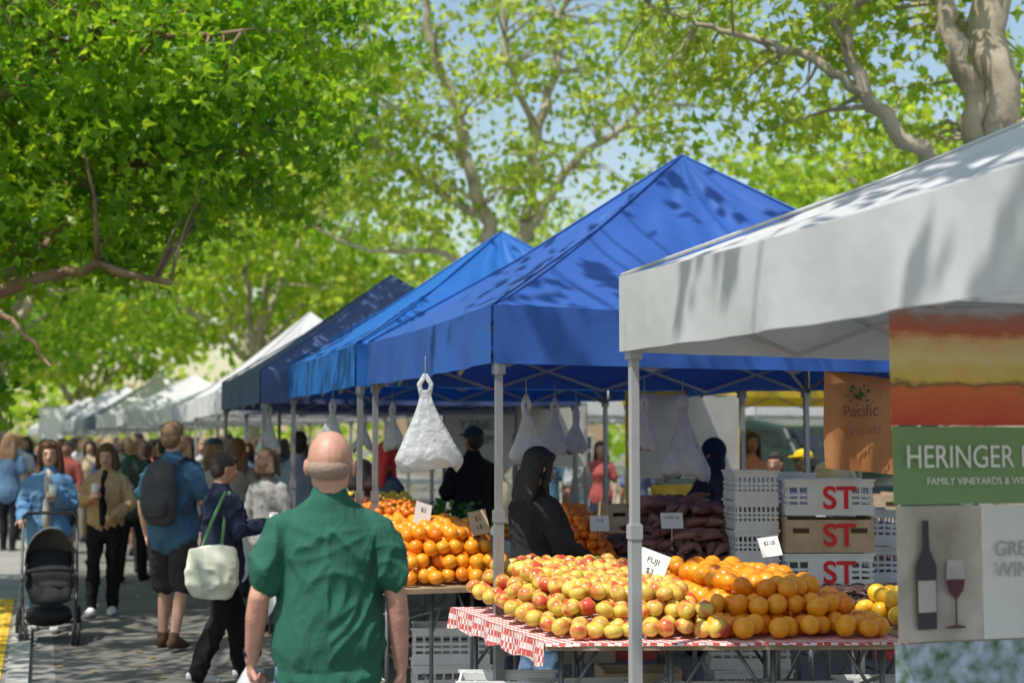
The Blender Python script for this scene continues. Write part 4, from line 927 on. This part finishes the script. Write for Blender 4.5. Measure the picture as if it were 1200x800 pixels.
nl+=tree('plane_tree',(-.3,26.5),[
 ([(-.3,26.5,0),(-.3,26.5,2.5),(-.25,26.5,4.6)],.34,.26),
 ([(-.25,26.5,4.5),(-.6,26.3,6),(-1.0,26,7.6),(-1.6,25.8,9.4),(-1.8,25.6,11)],.18,.05),
 ([(-.25,26.5,4.5),(.3,26.6,5.8),(.5,26.8,7.4),(.9,27,9.4),(1.2,27,11)],.17,.05),
 ([(.2,26.6,5.5),(1.1,26.2,6.8),(2.2,25.9,7.6),(3.4,25.6,8.8)],.11,.03),
 ([(-.5,26.3,5.8),(-1.7,26.5,6.6),(-3.0,26.6,7.8),(-4,26.8,9.2)],.10,.03),
 ([(-.8,26.2,7),(-2,25.4,7.6),(-3,25,8.4)],.06,.02),([(.5,26.8,7.4),(-.1,26.2,9),(-.1,26,10.8)],.08,.03),([(-.25,26.5,4.7),(-1.4,26.3,5.2),(-2.6,26,5.2),(-3.6,26,5.6)],.08,.02)],
 [((-.3,26.5,8.8),(4.6,3,2.8),175),((-2.9,26.2,7.8),(2.4,2.4,2.2),110),((2.8,26.2,9.0),(2.6,2.4,2.2),60),((-.8,26,6.4),(3.0,2.2,.9),34)],
 LF2,.17,24,.50,seed=2,twig=.8,lobes=False)
nl+=tree('plane_tree',(5.05,14.2),[
 ([(5.05,14.2,0),(5.0,14.2,2.2),(4.95,14.2,4.2),(4.9,14.1,6.2),(4.85,14,8)],.30,.17),
 ([(4.95,14.2,3.4),(4.7,14.1,4.7),(4.4,13.9,5.6),(4.25,13.9,6.6),(4.1,13.9,8)],.14,.07),
 ([(4.95,14.2,3.0),(4.4,14.0,4.1),(3.85,13.8,4.65),(3.45,13.8,5.1),(3.25,13.8,5.7),(2.9,13.7,6.5)],.12,.05),
 ([(3.45,13.8,5.1),(2.9,13.9,5.5),(2.2,14,5.75),(1.4,14.2,6.1)],.06,.02),
 ([(4.95,14.2,4.6),(5.7,13.8,5.2),(6.6,13.4,6.0)],.14,.05),
 ([(3.2,13.8,5.8),(3.7,13.2,6.2),(4.2,12.6,7)],.06,.02)],
 [((3.0,14.2,6.4),(2.3,2.2,.9),85),((4.9,14.5,6.9),(2.0,2.2,1.5),50),((2.6,15.2,5.5),(2.0,1.6,.7),42),((5.4,15.6,4.9),(1.6,1.6,1.1),44),((1.0,12.5,8.6),(4.0,4.0,1.0),60)],  # last crown is unseen overhead, added to dapple street and tents
 LF2,.14,24,.42,seed=3,twig=.6)
def gtree(x,y,h,cr,leaf,seed,nc=260,ls=.17,zl=3.0,nleaf=24,crad=.7):
    R=random.Random(seed); L=[([(x,y,0),(x+R.uniform(-.1,.1),y,zl*.6),(x+R.uniform(-.2,.2),y,zl)],.28,.20)]
    CR=[((x,y,h*.68),(cr,cr,h*.32),nc)]
    for i in range(7):
        a=i*.9+R.uniform(-.3,.3); e=cr*R.uniform(.45,.8); z=h*R.uniform(.6,.92)
        L.append(([(L[0][0][-1]),(x+math.cos(a)*e*.35,y+math.sin(a)*e*.35,zl+(z-zl)*.45),(x+math.cos(a)*e*.75,y+math.sin(a)*e*.75,zl+(z-zl)*.8),(x+math.cos(a)*e,y+math.sin(a)*e,z)],.11,.03))
        CR.append(((x+math.cos(a)*e,y+math.sin(a)*e,z-.4),(cr*.42,cr*.42,h*.14),nc//9))
    return tree('plane_tree',(x,y),L,CR,leaf,ls,nleaf,crad,seed=seed,twig=.3,lobes=False)
nl+=gtree(-9.5,26,9.0,4.2,LF3,11,nc=240,ls=.2,zl=3.2,crad=.6)
nl+=gtree(-6.6,36,10,4.6,LF3,12,nc=210,ls=.25,zl=3.6)
nl+=gtree(-14.5,38,9.5,4.5,LF1,13,nc=200,ls=.25)
nl+=gtree(-18.5,50,10,5.0,LF3,14,nc=180,ls=.3,zl=3.5)
nl+=gtree(-1.5,48,10,5.0,LF2,15,nc=130,ls=.3,zl=3.5)
nl+=gtree(6.5,38,9.5,5.0,LF3,16,nc=150,ls=.28,zl=3.5)
nl+=gtree(7.5,24,8.3,3.8,LF3,17,nc=140,ls=.2,zl=3.2,crad=.6)
nl+=gtree(13,32,9.5,5,LF3,19,nc=150,ls=.28)
nl+=gtree(-22,72,11,6,LF3,20,nc=160,ls=.45,crad=1); nl+=gtree(-30,60,12,6,LF1,21,nc=160,ls=.4,crad=1); nl+=gtree(-8.5,56,10.5,5.6,LF3,22,nc=160,ls=.38,crad=.9)
# unseen trees added beside and behind the viewpoint to dapple street and tents with shade
nl+=gtree(-7.5,5.5,8.5,3.6,LF1,31,nc=110,zl=4,ls=.2)
nl+=tree('plane_tree',(3.0,-2.6),[
 ([(3.0,-2.6,0),(2.95,-2.6,2.2),(2.8,-2.5,4.2)],.30,.22),([(2.8,-2.5,4.1),(2.2,-.8,5.6),(1.2,1.4,6.6),(.5,3.6,7.1)],.16,.04),([(2.8,-2.5,4.1),(3.2,-1,6),(3.0,1.2,7.2)],.14,.04),([(2.8,-2.5,4.1),(1.4,-2.6,5.8),(0,-2,7)],.12,.03)],
 [((.9,3.2,7.1),(2.4,2.5,.8),64),((2.6,0,7.2),(2.6,2.4,1.0),50),((-.8,6.6,7.6),(2.0,1.6,.5),14)],LF3,.17,22,.55,seed=41,twig=.4,lobes=False)
pts=[];
for i in range(480):
    x=random.uniform(-75,60); y=random.uniform(85,110); z=abs(random.gauss(0,1))*2.8+random.uniform(0,4); pts.append((x,y,z))
pp=np.repeat(np.array(pts),18,0)+rng.normal(size=(480*18,3))*1.2
me=leafmesh('distant_trees',pp,.95,[LF3],lobes=False); o=bpy.data.objects.new('distant_trees',me); COL.objects.link(o)
print('leaves',nl,time.time()-T0)

# ------------------------------------------------------------------ light, sky, camera
sd=Vector((-.30,-.34,.90)).normalized()
el=math.asin(sd.z); az=math.atan2(sd.x,sd.y)
w=bpy.data.worlds.new('World'); scene.world=w; w.use_nodes=True; nt=w.node_tree
sky=nt.nodes.new('ShaderNodeTexSky'); sky.sky_type='NISHITA'; sky.sun_disc=False; sky.sun_elevation=el; sky.sun_rotation=az; sky.air_density=1.5; sky.dust_density=1.0; sky.ozone_density=.5
bg=nt.nodes['Background']; nt.links.new(sky.outputs[0],bg.inputs[0]); bg.inputs[1].default_value=.15
ld=bpy.data.lights.new('sun','SUN'); ld.energy=5.0; ld.angle=math.radians(.5); ld.color=(1,.95,.86)
lo=bpy.data.objects.new('sun',ld); COL.objects.link(lo); lo.rotation_euler=sd.to_track_quat('Z','Y').to_euler(); lo.location=(5,0,20)
cd=bpy.data.cameras.new('camera'); cd.lens=50; cd.sensor_width=36; cd.clip_end=2000; cd.clip_start=.05
cd.dof.use_dof=True; cd.dof.focus_distance=7.2; cd.dof.aperture_fstop=1.9
cam=bpy.data.objects.new('camera',cd); COL.objects.link(cam); cam.location=(0,0,EYE); cam.rotation_euler=(math.radians(90+4.1),0,0)
scene.camera=cam
scene.view_settings.view_transform='Standard'; scene.view_settings.look='None'; scene.view_settings.exposure=0
print('done',time.time()-T0)
